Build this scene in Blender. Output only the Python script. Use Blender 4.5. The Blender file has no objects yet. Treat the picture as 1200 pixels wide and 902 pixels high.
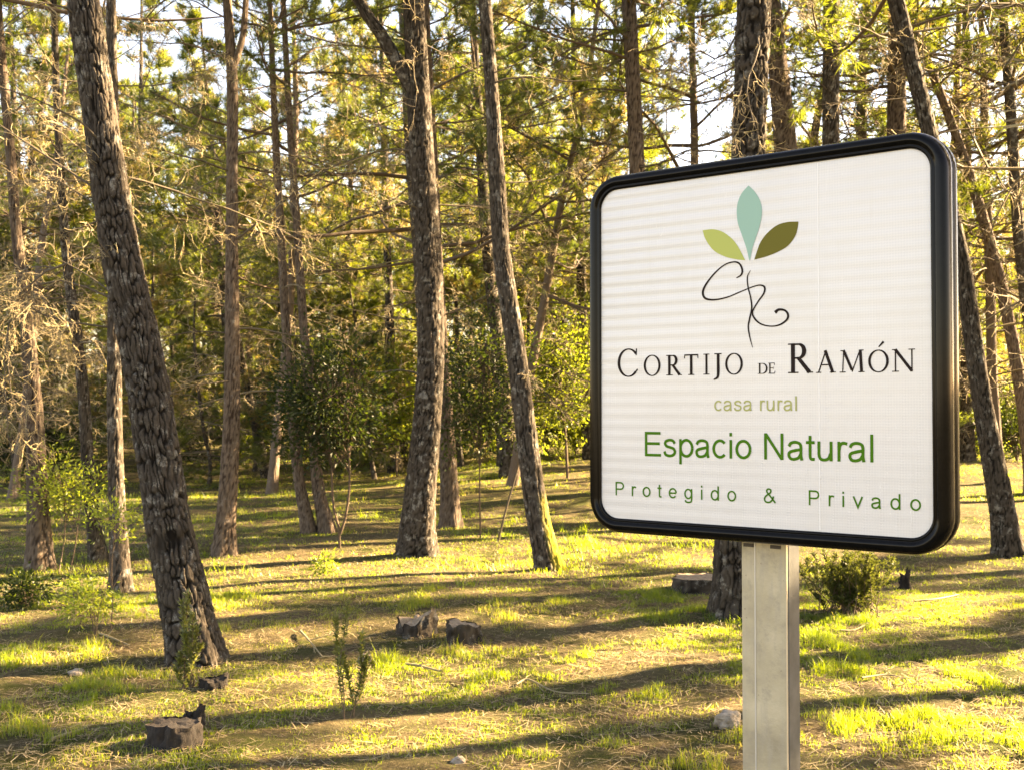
import bpy, math, random
import numpy as np
from mathutils import Vector, Matrix

scene = bpy.context.scene
COL = scene.collection

# ------------------------------------------------------------------ camera
FPX = 1330.0                       # focal length in pixels of the 1200 px wide photograph
EYE = np.array([0.0, 0.0, 1.5])
PITCH = math.atan(31.0 / FPX)
cam_data = bpy.data.cameras.new('camera')
cam_data.sensor_width = 36.0
cam_data.lens = FPX / 1200.0 * 36.0
cam_data.clip_start = 0.05
cam_data.clip_end = 3000.0
cam_data.dof.use_dof = True
cam_data.dof.focus_distance = 2.6
cam_data.dof.aperture_fstop = 15.0
cam = bpy.data.objects.new('camera', cam_data)
cam.location = EYE
cam.rotation_euler = (math.radians(90) + PITCH, 0, 0)
COL.objects.link(cam)
scene.camera = cam

# ------------------------------------------------------------------ sky, sun, exposure
SUN_AZ = math.radians(70)          # measured from the view direction towards the right
SUN_EL = math.radians(26)
world = bpy.data.worlds.new('World')
scene.world = world
world.use_nodes = True
wn = world.node_tree
bg = wn.nodes['Background']
sky = wn.nodes.new('ShaderNodeTexSky')
sky.sky_type = 'NISHITA'
sky.sun_disc = False
sky.sun_elevation = SUN_EL
sky.sun_rotation = SUN_AZ
sky.air_density = 1.0
sky.dust_density = 0.6
wn.links.new(sky.outputs[0], bg.inputs[0])
bg.inputs[1].default_value = 0.05
sun_data = bpy.data.lights.new('sun', 'SUN')
sun_data.energy = 5.0
sun_data.angle = math.radians(0.53)
sun_data.color = (1.0, 0.90, 0.63)
sun = bpy.data.objects.new('sun', sun_data)
to_sun = Vector((math.sin(SUN_AZ) * math.cos(SUN_EL), math.cos(SUN_AZ) * math.cos(SUN_EL), math.sin(SUN_EL)))
sun.rotation_euler = to_sun.to_track_quat('Z', 'Y').to_euler()
sun.location = (20, 15, 20)
COL.objects.link(sun)
vs = scene.view_settings
vs.view_transform = 'Standard'
vs.look = 'None'
vs.gamma = 1.0
vs.use_curve_mapping = False
vs.exposure = 3.74
vs.use_white_balance = True
vs.white_balance_temperature = 9250
vs.white_balance_tint = 25

cy = scene.cycles
cy.use_denoising = True
try:
    cy.denoiser = 'OPENIMAGEDENOISE'
except Exception:
    pass
cy.max_bounces = 5
cy.diffuse_bounces = 2
cy.glossy_bounces = 3
cy.transmission_bounces = 4
cy.sample_clamp_indirect = 6.0
cy.caustics_reflective = False
cy.caustics_refractive = False

# ------------------------------------------------------------------ small tools
rng = np.random.default_rng(7)
_LAT = np.random.default_rng(3).random((256, 256))

def vnoise(x, y):
    x = np.asarray(x, float); y = np.asarray(y, float)
    xi = np.floor(x).astype(int); yi = np.floor(y).astype(int)
    fx = x - xi; fy = y - yi
    fx = fx * fx * (3 - 2 * fx); fy = fy * fy * (3 - 2 * fy)
    a = _LAT[xi & 255, yi & 255]; b = _LAT[(xi + 1) & 255, yi & 255]
    c = _LAT[xi & 255, (yi + 1) & 255]; d = _LAT[(xi + 1) & 255, (yi + 1) & 255]
    return (a * (1 - fx) + b * fx) * (1 - fy) + (c * (1 - fx) + d * fx) * fy

def fbm(x, y, o=4):
    s = 0; a = .5; n = 0
    for i in range(o):
        s = s + a * vnoise(x * 2 ** i + 17.3 * i, y * 2 ** i + 5.1 * i); n += a; a *= .5
    return s / n

def ground_z(x, y):
    x = np.asarray(x, float); y = np.asarray(y, float)
    z = .16 * (fbm(x * .22 + 40, y * .22 + 11, 3) - .5) + .07 * (fbm(x * .8 + 4, y * .8 + 31, 3) - .5)
    z = z * np.clip((y - 1) / 3, 0.15, 1)
    far = np.clip(y - 26, 0, 1e9)
    sst = lambda a, b, q: np.clip((q - a) / (b - a), 0, 1) ** 2 * (3 - 2 * np.clip((q - a) / (b - a), 0, 1))
    z = z + .42 * sst(12.5, 23, y) * sst(-5, 1.5, x)
    return z + .045 * np.minimum(far, 90) + .018 * np.clip(x, 0, 8) * np.clip((y - 8) / 10, 0, 1)

def ray(px, py):
    c, s = math.cos(PITCH), math.sin(PITCH)
    a = (px - 600) / FPX; b = -(py - 451) / FPX
    return np.array([a, c - b * s, s + b * c])

def at(px, py, depth):
    r = ray(px, py)
    return EYE + r * (depth / r[1])

def on_ground(px, py):
    """point of the terrain seen at a photograph pixel"""
    d = 3.0
    while d < 120:
        p = at(px, py, d)
        if p[2] <= ground_z(p[0], p[1]):
            break
        d += .02
    p[2] = float(ground_z(p[0], p[1]))
    return p

class Acc:
    """collects vertices and faces of one mesh"""
    def __init__(s):
        s.v = []; s.t = []; s.q = []; s.a = {}; s.n = 0
    def add(s, V, tris=None, quads=None, **attrs):
        V = np.asarray(V, float).reshape(-1, 3)
        if tris is not None and len(tris): s.t.append(np.asarray(tris, np.int64).reshape(-1, 3) + s.n)
        if quads is not None and len(quads): s.q.append(np.asarray(quads, np.int64).reshape(-1, 4) + s.n)
        for k, val in attrs.items():
            s.a.setdefault(k, []).append((s.n, np.broadcast_to(np.asarray(val, float), (len(V),)).copy()))
        s.v.append(V); s.n += len(V)
        return s
    def mesh(s, name, mat=None, smooth=True):
        V = np.concatenate(s.v)
        T = np.concatenate(s.t) if s.t else np.zeros((0, 3), np.int64)
        Q = np.concatenate(s.q) if s.q else np.zeros((0, 4), np.int64)
        me = bpy.data.meshes.new(name)
        me.vertices.add(len(V)); me.vertices.foreach_set('co', V.astype(np.float32).ravel())
        nl = T.size + Q.size
        me.loops.add(nl); me.loops.foreach_set('vertex_index', np.concatenate([T.ravel(), Q.ravel()]).astype(np.int32))
        npoly = len(T) + len(Q)
        me.polygons.add(npoly)
        st = np.concatenate([np.arange(len(T)) * 3, T.size + np.arange(len(Q)) * 4]).astype(np.int32)
        me.polygons.foreach_set('loop_start', st)
        me.polygons.foreach_set('use_smooth', np.full(npoly, smooth, bool))
        me.update(calc_edges=True)
        for k, lst in s.a.items():
            arr = np.zeros(len(V), np.float32)
            for o, val in lst: arr[o:o + len(val)] = val
            at_ = me.attributes.new(k, 'FLOAT', 'POINT'); at_.data.foreach_set('value', arr)
        if mat is not None: me.materials.append(mat)
        return me

def link(name, me, parent=None, loc=None):
    o = bpy.data.objects.new(name, me)
    COL.objects.link(o)
    if parent is not None: o.parent = parent
    if loc is not None: o.location = loc
    return o

def empty(name, loc=(0, 0, 0)):
    o = bpy.data.objects.new(name, None)
    o.empty_display_size = .1
    o.location = loc
    COL.objects.link(o)
    return o

def tag(o, label=None, cat=None, group=None, kind=None):
    if label: o['label'] = label
    if cat: o['category'] = cat
    if group: o['group'] = group
    if kind: o['kind'] = kind
    return o

def unit(a): return a / np.maximum(np.linalg.norm(a, axis=-1, keepdims=True), 1e-9)

def tubes(acc, P, R, sides=3, **attrs):
    """n swept tubes of k points each: P (n,k,3), R (n,k)"""
    n, k, _ = P.shape
    if n == 0: return
    T = unit(np.gradient(P, axis=1))
    ref = np.where(np.abs(T[..., 2:3]) > .9, np.array([1., 0, 0]), np.array([0, 0, 1.]))
    N = unit(np.cross(T, ref)); B = np.cross(T, N)
    an = np.arange(sides) * 2 * math.pi / sides
    V = P[:, :, None] + R[:, :, None, None] * (np.cos(an)[:, None] * N[:, :, None] + np.sin(an)[:, None] * B[:, :, None])
    i = np.arange(n)[:, None, None] * k * sides; j = np.arange(k - 1)[None, :, None] * sides; s = np.arange(sides)[None, None]
    s2 = (s + 1) % sides
    Q = np.stack(np.broadcast_arrays(i + j + s, i + j + s2, i + j + sides + s2, i + j + sides + s), -1).reshape(-1, 4)
    at_ = {kk: np.repeat(np.broadcast_to(vv, (n,)), k * sides) for kk, vv in attrs.items()}
    acc.add(V.reshape(-1, 3), quads=Q, **at_)

def grow(r, P0, D, L, k, wig, droop, curl=0.0):
    """n wandering paths from P0 along D"""
    n = len(P0); P = np.zeros((n, k, 3)); P[:, 0] = P0; d = unit(D); step = (L / (k - 1))[:, None]
    bend = r.normal(0, curl, (n, 3))
    for i in range(1, k):
        d = unit(d + r.normal(0, wig, (n, 3)) + bend + np.array([0, 0, -1.]) * droop)
        P[:, i] = P[:, i - 1] + d * step
    return P

def sprout(r, P, L, m, tmin=.2, ang=.9, up=0.0, ratio=(.25, .55)):
    """m side shoots on each path: start points, directions, lengths"""
    n, k, _ = P.shape
    t = np.clip(tmin + (1 - tmin) * r.random((n, m)), 0, .999) * (k - 1)
    i = np.floor(t).astype(int); f = (t - i)[..., None]
    idx = np.arange(n)[:, None]
    S = P[idx, i] * (1 - f) + P[idx, i + 1] * f
    T = unit(P[idx, i + 1] - P[idx, i])
    rnd = r.normal(0, 1, (n, m, 3)); rnd[..., 2] = rnd[..., 2] * .55 + up
    side = unit(rnd - (rnd * T).sum(-1, keepdims=True) * T)
    a = ang * r.uniform(.6, 1.25, (n, m, 1))
    D = T * np.cos(a) + side * np.sin(a)
    LL = L[:, None] * r.uniform(*ratio, (n, m)) * (1.15 - .6 * t / (k - 1))
    return S.reshape(-1, 3), D.reshape(-1, 3), LL.ravel()

def needles(acc, r, C, D, per, length, width, spread=.8, var=None):
    """tufts of needles: per thin triangles fanned about each direction"""
    n = len(C)
    if n == 0: return
    base = np.repeat(C, per, 0); d = np.repeat(unit(D), per, 0)
    dd = unit(d + r.normal(0, spread, (n * per, 3)))
    base = base - d * (length * .35) * r.random((n * per, 1))
    ln = length * r.uniform(.6, 1.15, (n * per, 1))
    sd = unit(np.cross(dd, r.normal(0, 1, (n * per, 3)))) * (width * .5)
    V = np.stack([base - sd, base + sd, base + dd * ln + np.array([0, 0, -.12]) * ln], 1).reshape(-1, 3)
    vv = r.random(n) if var is None else var
    v3 = np.repeat(np.clip(np.repeat(vv, per) + r.normal(0, .06, n * per), 0, 1), 3)
    acc.add(V, tris=np.arange(n * per * 3).reshape(-1, 3), var=v3)

def leaves(acc, r, C, D, length, width, var=None):
    """leaf-sized folded rhombi"""
    n = len(C)
    d = unit(D); s = unit(np.cross(d, r.normal(0, 1, (n, 3)))); nn = np.cross(d, s)
    ln = length * r.uniform(.6, 1.2, (n, 1)); w = width * r.uniform(.7, 1.2, (n, 1))
    V = np.stack([C, C + d * ln * .5 + s * w * .5 + nn * w * .15, C + d * ln - nn * ln * .1, C + d * ln * .5 - s * w * .5 + nn * w * .15], 1).reshape(-1, 3)
    b = np.arange(n)[:, None] * 4
    T = np.concatenate([b + np.array([0, 1, 2]), b + np.array([0, 2, 3])])
    acc.add(V, tris=T, var=np.repeat(r.random(n) if var is None else var, 4))

# ------------------------------------------------------------------ materials
class NT:
    def __init__(s, name):
        s.m = bpy.data.materials.new(name); s.m.use_nodes = True; s.t = s.m.node_tree
        s.b = s.t.nodes['Principled BSDF']; s.out = s.t.nodes['Material Output']
    def n(s, typ, **kw):
        nd = s.t.nodes.new('ShaderNode' + typ)
        for k, v in kw.items(): setattr(nd, k, v)
        return nd
    def l(s, a, b): s.t.links.new(a, b)
    def val(s, sock, v):
        if hasattr(v, 'links') or hasattr(v, 'is_linked'): s.l(v, sock)
        elif isinstance(v, tuple) and len(v) == 3 and sock.type == 'RGBA': sock.default_value = (*v, 1)
        else: sock.default_value = v
    def mix(s, f, a, b, typ='MIX'):
        nd = s.n('Mix', data_type='RGBA', blend_type=typ)
        s.val(nd.inputs[0], f); s.val(nd.inputs[6], a); s.val(nd.inputs[7], b)
        return nd.outputs[2]
    def noise(s, vec, scale, detail=4, rough=.55, dist=0.0):
        nd = s.n('TexNoise'); s.val(nd.inputs['Scale'], scale); nd.inputs['Detail'].default_value = detail
        nd.inputs['Roughness'].default_value = rough; nd.inputs['Distortion'].default_value = dist
        if vec is not None: s.l(vec, nd.inputs['Vector'])
        return nd.outputs[0]
    def ramp(s, f, stops):
        nd = s.n('ValToRGB'); e = nd.color_ramp.elements
        while len(e) < len(stops): e.new(.5)
        for i, (p, c) in enumerate(stops):
            e[i].position = p; e[i].color = (*c, 1) if len(c) == 3 else c
        s.l(f, nd.inputs[0]); return nd.outputs[0]
    def rampf(s, f, a, b):
        nd = s.n('MapRange'); nd.clamp = True; s.l(f, nd.inputs[0]); nd.inputs[1].default_value = a; nd.inputs[2].default_value = b
        return nd.outputs[0]
    def coord(s, which='Object', scale=(1, 1, 1)):
        tc = s.n('TexCoord'); mp = s.n('Mapping'); mp.inputs['Scale'].default_value = scale
        s.l(tc.outputs[which], mp.inputs[0]); return mp.outputs[0]
    def world(s, scale=(1, 1, 1)):
        g = s.n('NewGeometry'); mp = s.n('Mapping'); mp.inputs['Scale'].default_value = scale
        s.l(g.outputs['Position'], mp.inputs[0]); return mp.outputs[0]
    def attr(s, name):
        nd = s.n('Attribute', attribute_name=name); return nd.outputs['Fac']
    def bump(s, h, strength=.5, dist=.01):
        nd = s.n('Bump'); nd.inputs['Strength'].default_value = strength; nd.inputs['Distance'].default_value = dist
        s.l(h, nd.inputs['Height']); s.l(nd.outputs[0], s.b.inputs['Normal']); return nd.outputs[0]
    def set(s, **kw):
        for k, v in kw.items(): s.val(s.b.inputs[k.replace('_', ' ')], v)
        return s

def mat_plain(name, col, rough=.6, metal=0.0, spec=.5):
    t = NT(name); t.set(Base_Color=col, Roughness=rough, Metallic=metal); t.b.inputs['Specular IOR Level'].default_value = spec; return t.m

def mat_bark(name, plate, fissure, lichen=(.36, .34, .29), lich_amt=.535):
    t = NT(name)
    w = t.world()
    big = t.noise(w, 3.0, 5, .6)
    fine = t.noise(t.world((1, 1, .35)), 38.0, 6, .65)
    lich = t.rampf(t.noise(w, 11.0, 8, .75), lich_amt, lich_amt + .07)
    rnd = t.n('ObjectInfo').outputs['Random']
    pl = t.mix(big, tuple(c * .72 for c in plate), tuple(min(1, c * 1.3) for c in plate))
    pl = t.mix(t.rampf(fine, .35, .75), pl, tuple(c * 1.25 for c in plate))
    pl = t.mix(lich, pl, lichen)
    c = t.mix(t.attr('crack'), fissure, pl)  # fissure brown deepened towards black: recess shade painted into the bark colour
    hv = t.n('HueSaturation'); t.l(c, hv.inputs['Color'])
    mm = t.n('MapRange'); t.l(rnd, mm.inputs[0]); mm.inputs[3].default_value = .8; mm.inputs[4].default_value = 1.2
    t.l(mm.outputs[0], hv.inputs['Value'])
    moss = t.mix(t.attr('moss'), hv.outputs[0], (.22, .20, .02))
    vo = t.n('TexVoronoi', feature='DISTANCE_TO_EDGE'); t.l(t.world((16, 16, 5)), vo.inputs['Vector']); vo.inputs['Scale'].default_value = 1.0
    ad = t.n('Math', operation='ADD'); t.l(t.rampf(vo.outputs[0], 0, .25), ad.inputs[0]); t.l(fine, ad.inputs[1])
    t.bump(ad.outputs[0], .55, .012)
    t.set(Base_Color=moss, Roughness=.92); t.b.inputs['Specular IOR Level'].default_value = .15
    return t.m

def mat_leaf(name, stops, trans, tfac=.45, rough=.6, gloss=.06):
    """foliage: diffuse and translucent, colour by the mesh's own 'var' value"""
    t = NT(name)
    a = t.attr('var')
    rnd = t.n('ObjectInfo').outputs['Random']
    c = t.ramp(a, stops)
    ct = t.ramp(a, trans)
    hv = []
    mm = t.n('MapRange'); t.l(rnd, mm.inputs[0]); mm.inputs[3].default_value = .8; mm.inputs[4].default_value = 1.25
    for col in (c, ct):
        h = t.n('HueSaturation'); t.l(col, h.inputs['Color']); t.l(mm.outputs[0], h.inputs['Value']); hv.append(h.outputs[0])
    df = t.n('BsdfDiffuse'); t.l(hv[0], df.inputs[0])
    tr = t.n('BsdfTranslucent'); t.l(hv[1], tr.inputs[0])
    mx = t.n('MixShader'); mx.inputs[0].default_value = tfac; t.l(df.outputs[0], mx.inputs[1]); t.l(tr.outputs[0], mx.inputs[2])
    gl = t.n('BsdfGlossy'); gl.inputs['Roughness'].default_value = .45
    m2 = t.n('MixShader'); m2.inputs[0].default_value = gloss; t.l(mx.outputs[0], m2.inputs[1]); t.l(gl.outputs[0], m2.inputs[2])
    t.l(m2.outputs[0], t.out.inputs[0]); t.t.nodes.remove(t.b)
    return t.m

M = {}
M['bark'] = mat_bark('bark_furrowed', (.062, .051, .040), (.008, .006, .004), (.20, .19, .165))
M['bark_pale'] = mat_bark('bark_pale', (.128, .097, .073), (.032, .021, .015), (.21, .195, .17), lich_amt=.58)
M['twig'] = mat_plain('twig_live', (.09, .06, .037), .85)
t = NT('twig_dead'); v = t.attr('var')
t.set(Base_Color=t.ramp(v, [(0, (.06, .045, .03)), (.3, (.115, .09, .056)), (.6, (.24, .19, .105)), (1, (.42, .345, .18))]), Roughness=.85)
M['dead'] = t.m
M['needle'] = mat_leaf('pine_needles', [(0, (.022, .040, .008)), (.6, (.05, .07, .012)), (.86, (.11, .115, .02)), (.9, (.2, .125, .045)), (1, (.27, .18, .065))],
                       [(0, (.11, .16, .014)), (.6, (.27, .32, .026)), (.86, (.42, .43, .05)), (.9, (.42, .30, .08)), (1, (.46, .34, .10))], .55)
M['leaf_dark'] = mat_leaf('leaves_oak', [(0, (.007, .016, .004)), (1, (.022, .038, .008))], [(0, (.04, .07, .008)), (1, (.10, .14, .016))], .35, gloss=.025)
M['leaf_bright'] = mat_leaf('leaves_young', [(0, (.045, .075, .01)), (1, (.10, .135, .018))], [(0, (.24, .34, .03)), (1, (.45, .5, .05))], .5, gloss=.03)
M['herb'] = mat_leaf('leaves_herb', [(0, (.035, .052, .012)), (1, (.08, .095, .025))], [(0, (.18, .22, .03)), (1, (.35, .36, .07))], .4)
M['herb_dark'] = mat_leaf('leaves_dark_herb', [(0, (.018, .028, .007)), (1, (.045, .058, .015))], [(0, (.10, .13, .018)), (1, (.2, .22, .04))], .3, gloss=.02)
M['grass'] = mat_leaf('grass_blades', [(0, (.026, .056, .007)), (.45, (.058, .10, .011)), (.7, (.13, .15, .026)), (1, (.28, .225, .09))],
                      [(0, (.28, .42, .02)), (.45, (.50, .60, .03)), (.7, (.62, .60, .06)), (1, (.62, .49, .15))], .6, gloss=.04)
t = NT('straw'); v = t.attr('var')
t.set(Base_Color=t.ramp(v, [(0, (.075, .05, .026)), (.5, (.185, .135, .065)), (1, (.38, .30, .155))]), Roughness=.8)
M['straw'] = t.m

# ground: pine litter, bare earth and mossy turf
t = NT('forest_floor')
w = t.world()
n1 = t.noise(w, .55, 6, .6); n2 = t.noise(w, 2.6, 6, .62); n3 = t.noise(w, 34, 6, .7); n4 = t.noise(t.world((1, 1, 1)), 130, 4, .7)
lit = t.ramp(n3, [(.3, (.042, .029, .017)), (.5, (.11, .08, .043)), (.72, (.27, .21, .115))])
lit = t.mix(t.rampf(n2, .42, .68), lit, (.185, .145, .085))
turf = t.ramp(n4, [(.3, (.022, .028, .007)), (.7, (.08, .09, .02))])
gm = t.rampf(n1, .34, .52)
gg = t.n('Math', operation='MULTIPLY'); t.l(gm, gg.inputs[0]); t.l(t.rampf(n2, .36, .6), gg.inputs[1])
t.set(Base_Color=t.mix(gg.outputs[0], lit, turf), Roughness=.95)
t.b.inputs['Specular IOR Level'].default_value = .1
ad = t.n('Math', operation='ADD'); t.l(n3, ad.inputs[0]); t.l(n4, ad.inputs[1])
t.bump(ad.outputs[0], .9, .03)
M['ground'] = t.m

t = NT('weathered_wood'); w = t.world()
t.set(Base_Color=t.ramp(t.noise(t.world((1, 1, 1)), 30, 6, .65), [(.25, (.12, .08, .05)), (.55, (.27, .2, .13)), (.8, (.42, .34, .25))]), Roughness=.9)
t.bump(t.noise(w, 60, 5, .6), .6, .01); M['cut'] = t.m
t = NT('charred_stump'); w = t.world()
t.set(Base_Color=t.ramp(t.noise(t.world((1, 1, .4)), 26, 6, .65), [(.3, (.008, .006, .005)), (.6, (.025, .018, .013)), (.85, (.09, .066, .045))]), Roughness=.95)
t.bump(t.noise(t.world((1, 1, .4)), 40, 6, .65), .8, .02); M['stump_dark'] = t.m
t = NT('stone'); w = t.world()
t.set(Base_Color=t.ramp(t.noise(w, 22, 6, .65), [(.3, (.13, .105, .08)), (.7, (.33, .28, .22))]), Roughness=.9)
t.bump(t.noise(w, 45, 6, .65), .6, .01); M['stone'] = t.m

# ------------------------------------------------------------------ ground sheet
def spaced(lo, hi, step, out_lo, out_hi, grow_=1.16):
    a = list(np.arange(lo, hi, step)); s = step
    up = []; x = a[-1]
    while x < out_hi:
        s *= grow_; x += s; up.append(x)
    dn = []; x = a[0]; s = step
    while x > out_lo:
        s *= grow_; x -= s; dn.append(x)
    return np.array(dn[::-1] + a + up)
gx = spaced(-7.5, 7.5, .075, -500, 500); gy = spaced(2.5, 17, .075, -120, 900)
GX, GY = np.meshgrid(gx, gy)
GZ = ground_z(GX, GY)
near = np.clip(1 - (GY - 4) / 18, 0, 1) * (np.abs(GX) < 9)
GZ = GZ + near * (.05 * (fbm(GX * 3.2, GY * 3.2, 3) - .5) + .025 * (fbm(GX * 8, GY * 8 + 7, 2) - .5))
nx, ny = len(gx), len(gy)
ii = (np.arange(ny - 1)[:, None] * nx + np.arange(nx - 1)[None]).ravel()
tag(link('ground', Acc().add(np.stack([GX, GY, GZ], -1), quads=np.stack([ii, ii + 1, ii + nx + 1, ii + nx], -1)).mesh('ground', M['ground'])), kind='structure')

# ------------------------------------------------------------------ the sign
def sign_build():
    W = .8
    zl, zr = 2.793, 2.3055
    pl = np.array([105 / FPX * zl, zl]); pr = np.array([493 / FPX * zr, zr])
    z0 = 1.5 - .2583
    root = empty('wayside_sign', (float((pl[0] + pr[0]) / 2), float((pl[1] + pr[1]) / 2), 0.0))
    ang = math.atan2(pr[1] - pl[1], pr[0] - pl[0])
    root.rotation_euler = (0, 0, ang)          # local x to the right along the board, -y towards the viewer
    tag(root, 'square white board in rounded black frame on a galvanised post, with leaf emblem and lettering', 'sign')
    loc = lambda u, v, w: (u - .4, -w, z0 + v)      # board coordinates: u right, v up, w towards the viewer

    def rrect(off, rad, per=10):
        """rounded rectangle round the visible board, pushed out by off"""
        r = max(rad + off, .002); lo, hi = -off, W + off
        pts = []
        for cx, cy, a0 in ((hi - r, hi - r, 0), (lo + r, hi - r, 90), (lo + r, lo + r, 180), (hi - r, lo + r, 270)):
            for i in range(per + 1):
                a = math.radians(a0 + 90 * i / per); pts.append((cx + r * math.cos(a), cy + r * math.sin(a)))
        return pts
    RAD = .047
    # frame: swept profile
    prof = [(.0, -.012), (.0, .004), (.0025, .0065), (.006, .007), (.0075, .0055), (.009, .007), (.0115, .010), (.016, .0118), (.0215, .0115), (.027, .009), (.0315, .004),
            (.0345, -.003), (.036, -.012), (.036, -.027), (.0345, -.029), (.0345, -.031), (.0365, -.033), (.0365, -.054), (.033, -.060), (-.05, -.060)]
    rings = [[loc(u, v, w) for u, v in rrect(o, RAD)] for o, w in prof]
    k = len(rings[0]); V = np.array(rings).reshape(-1, 3)
    q = [(i * k + j, i * k + (j + 1) % k, (i + 1) * k + (j + 1) % k, (i + 1) * k + j) for i in range(len(prof) - 1) for j in range(k)]
    tf = NT('black_frame'); wn_ = tf.coord('Object')
    sc = tf.rampf(tf.noise(wn_, 60, 5, .7), .3, .8)
    tf.set(Base_Color=tf.mix(sc, (.003, .003, .003), (.007, .0065, .006)), Roughness=tf.mix(tf.noise(wn_, 25, 4), (.07, .07, .07), (.16, .16, .16)))
    tf.b.inputs['Specular IOR Level'].default_value = .11
    fo = link('frame', Acc().add(V, quads=[x[::-1] for x in q]).mesh('frame', tf.m), root)
    # back sheet
    bk = [loc(u, v, -.058) for u, v in rrect(.01, RAD)]
    me = bpy.data.meshes.new('back_sheet'); me.from_pydata(bk, [], [list(range(len(bk)))[::-1]]); me.materials.append(mat_plain('grey_back', (.3, .3, .3), .5, .6)); link('back_sheet', me, root)
    # board
    tp = NT('reflective_sheeting')
    cb = tp.coord('Object')
    mp = tp.n('Mapping'); tp.l(cb, mp.inputs[0]); mp.inputs['Rotation'].default_value = (0, math.radians(45), 0); mp.inputs['Scale'].default_value = (1, 1, 1)
    ch = tp.n('TexChecker'); tp.l(mp.outputs[0], ch.inputs['Vector']); ch.inputs['Scale'].default_value = 240
    sx = tp.n('SeparateXYZ'); tp.l(cb, sx.inputs[0])
    base = tp.mix(ch.outputs['Fac'], (.63, .62, .605), (.67, .655, .632))
    dirt = tp.rampf(tp.noise(cb, 5, 5, .6), .45, .8)
    base = tp.mix(dirt, base, (.62, .60, .565))
    drip = tp.rampf(tp.noise(tp.coord('Object', (1, 1, .06)), 55, 5, .7), .58, .8)
    base = tp.mix(drip, base, (.62, .60, .56))
    scr = tp.rampf(tp.noise(tp.coord('Object', (3, 1, .35)), 22, 2, .4, 1.5), .497, .5); scr2 = tp.rampf(tp.noise(tp.coord('Object', (3, 1, .35)), 22, 2, .4, 1.5), .503, .5)
    sm = tp.n('Math', operation='MULTIPLY'); tp.l(scr, sm.inputs[0]); tp.l(scr2, sm.inputs[1]); sm2 = tp.n('Math', operation='MULTIPLY'); tp.l(sm.outputs[0], sm2.inputs[0]); tp.l(tp.rampf(tp.noise(cb, 4, 2), .52, .6), sm2.inputs[1])
    base = tp.mix(sm2.outputs[0], base, (.82, .81, .79))
    # the sheeting lies over horizontal extruded ribs: a shallow ripple every 26.6 mm, stronger towards the left top
    wv = tp.n('Math', operation='SINE'); ml = tp.n('Math', operation='MULTIPLY'); tp.l(sx.outputs[2], ml.inputs[0]); ml.inputs[1].default_value = 2 * math.pi / .0266; tp.l(ml.outputs[0], wv.inputs[0])
    amp = tp.n('MapRange'); tp.l(sx.outputs[0], amp.inputs[0]); amp.inputs[1].default_value = .15; amp.inputs[2].default_value = -.4; amp.inputs[3].default_value = .3; amp.inputs[4].default_value = 1
    amv = tp.n('MapRange'); tp.l(sx.outputs[2], amv.inputs[0]); amv.inputs[1].default_value = 1.58; amv.inputs[2].default_value = 1.8; amv.inputs[3].default_value = .3; amv.inputs[4].default_value = 1
    am2 = tp.n('Math', operation='MULTIPLY'); tp.l(amp.outputs[0], am2.inputs[0]); tp.l(amv.outputs[0], am2.inputs[1])
    hgt = tp.n('Math', operation='MULTIPLY'); tp.l(wv.outputs[0], hgt.inputs[0]); tp.l(am2.outputs[0], hgt.inputs[1])
    hs = tp.n('Math', operation='MULTIPLY_ADD'); tp.l(ch.outputs['Fac'], hs.inputs[0]); hs.inputs[1].default_value = .10; tp.l(hgt.outputs[0], hs.inputs[2])
    tp.bump(hs.outputs[0], 1.0, .0009)
    tp.set(Base_Color=base, Roughness=.33)
    tp.b.inputs['Coat Weight'].default_value = .35; tp.b.inputs['Coat Roughness'].default_value = .15
    pb = [loc(u, v, 0) for u, v in rrect(.002, RAD)]
    me = bpy.data.meshes.new('board'); me.from_pydata(pb, [], [list(range(len(pb)))]); me.materials.append(tp.m); link('board', me, root)
    # overlap of two widths of sheeting: a fine raised edge
    a = Acc(); u0 = .5591
    box(a, loc(u0 - .0007, .004, .0), loc(u0 + .0007, .796, .0007)); link('sheeting_seam', a.mesh('sheeting_seam', mat_plain('seam_white', (.85, .84, .82), .4), False), root)

    # ---- lettering
    def cat(pts, m=8):
        P = np.array(pts, float); n = len(P); out = []
        Q = np.vstack([2 * P[0] - P[1], P, 2 * P[-1] - P[-2]])
        for i in range(n - 1):
            p0, p1, p2, p3 = Q[i:i + 4]
            for j in range(m):
                t_ = j / m
                out.append(.5 * (2 * p1 + (p2 - p0) * t_ + (2 * p0 - 5 * p1 + 4 * p2 - p3) * t_ ** 2 + (3 * p1 - p0 - 3 * p2 + p3) * t_ ** 3))
        out.append(P[-1]); return np.array(out)
    lift = [0]
    def ribbon(acc, pts, wid, tf_, curved=False):
        """stroke: pts (n,2[,3 = width])"""
        P = np.array(pts, float)
        if P.shape[1] == 2: P = np.column_stack([P, np.full(len(P), wid)])
        if curved: P = cat(P)
        d = np.gradient(P[:, :2], axis=0)
        # mitre at the corners of straight strokes
        n = len(P); off = np.zeros((n, 2))
        for i in range(n):
            a_ = P[i, :2] - P[i - 1, :2] if i else P[1, :2] - P[0, :2]
            b_ = P[i + 1, :2] - P[i, :2] if i < n - 1 else a_
            a_ = a_ / (np.hypot(*a_) + 1e-9); b_ = b_ / (np.hypot(*b_) + 1e-9)
            na = np.array([-a_[1], a_[0]]); nb = np.array([-b_[1], b_[0]]); mm = na + nb; mm = mm / (np.hypot(*mm) + 1e-9)
            off[i] = mm / max(.35, mm @ na)
        L_ = P[:, :2] + off * P[:, 2:3] / 2; R_ = P[:, :2] - off * P[:, 2:3] / 2
        lift[0] += 1
        z = .0008 + (lift[0] % 9) * .00003
        V = [loc(*tf_(x, y), z) for x, y in np.vstack([L_, R_])]
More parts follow.
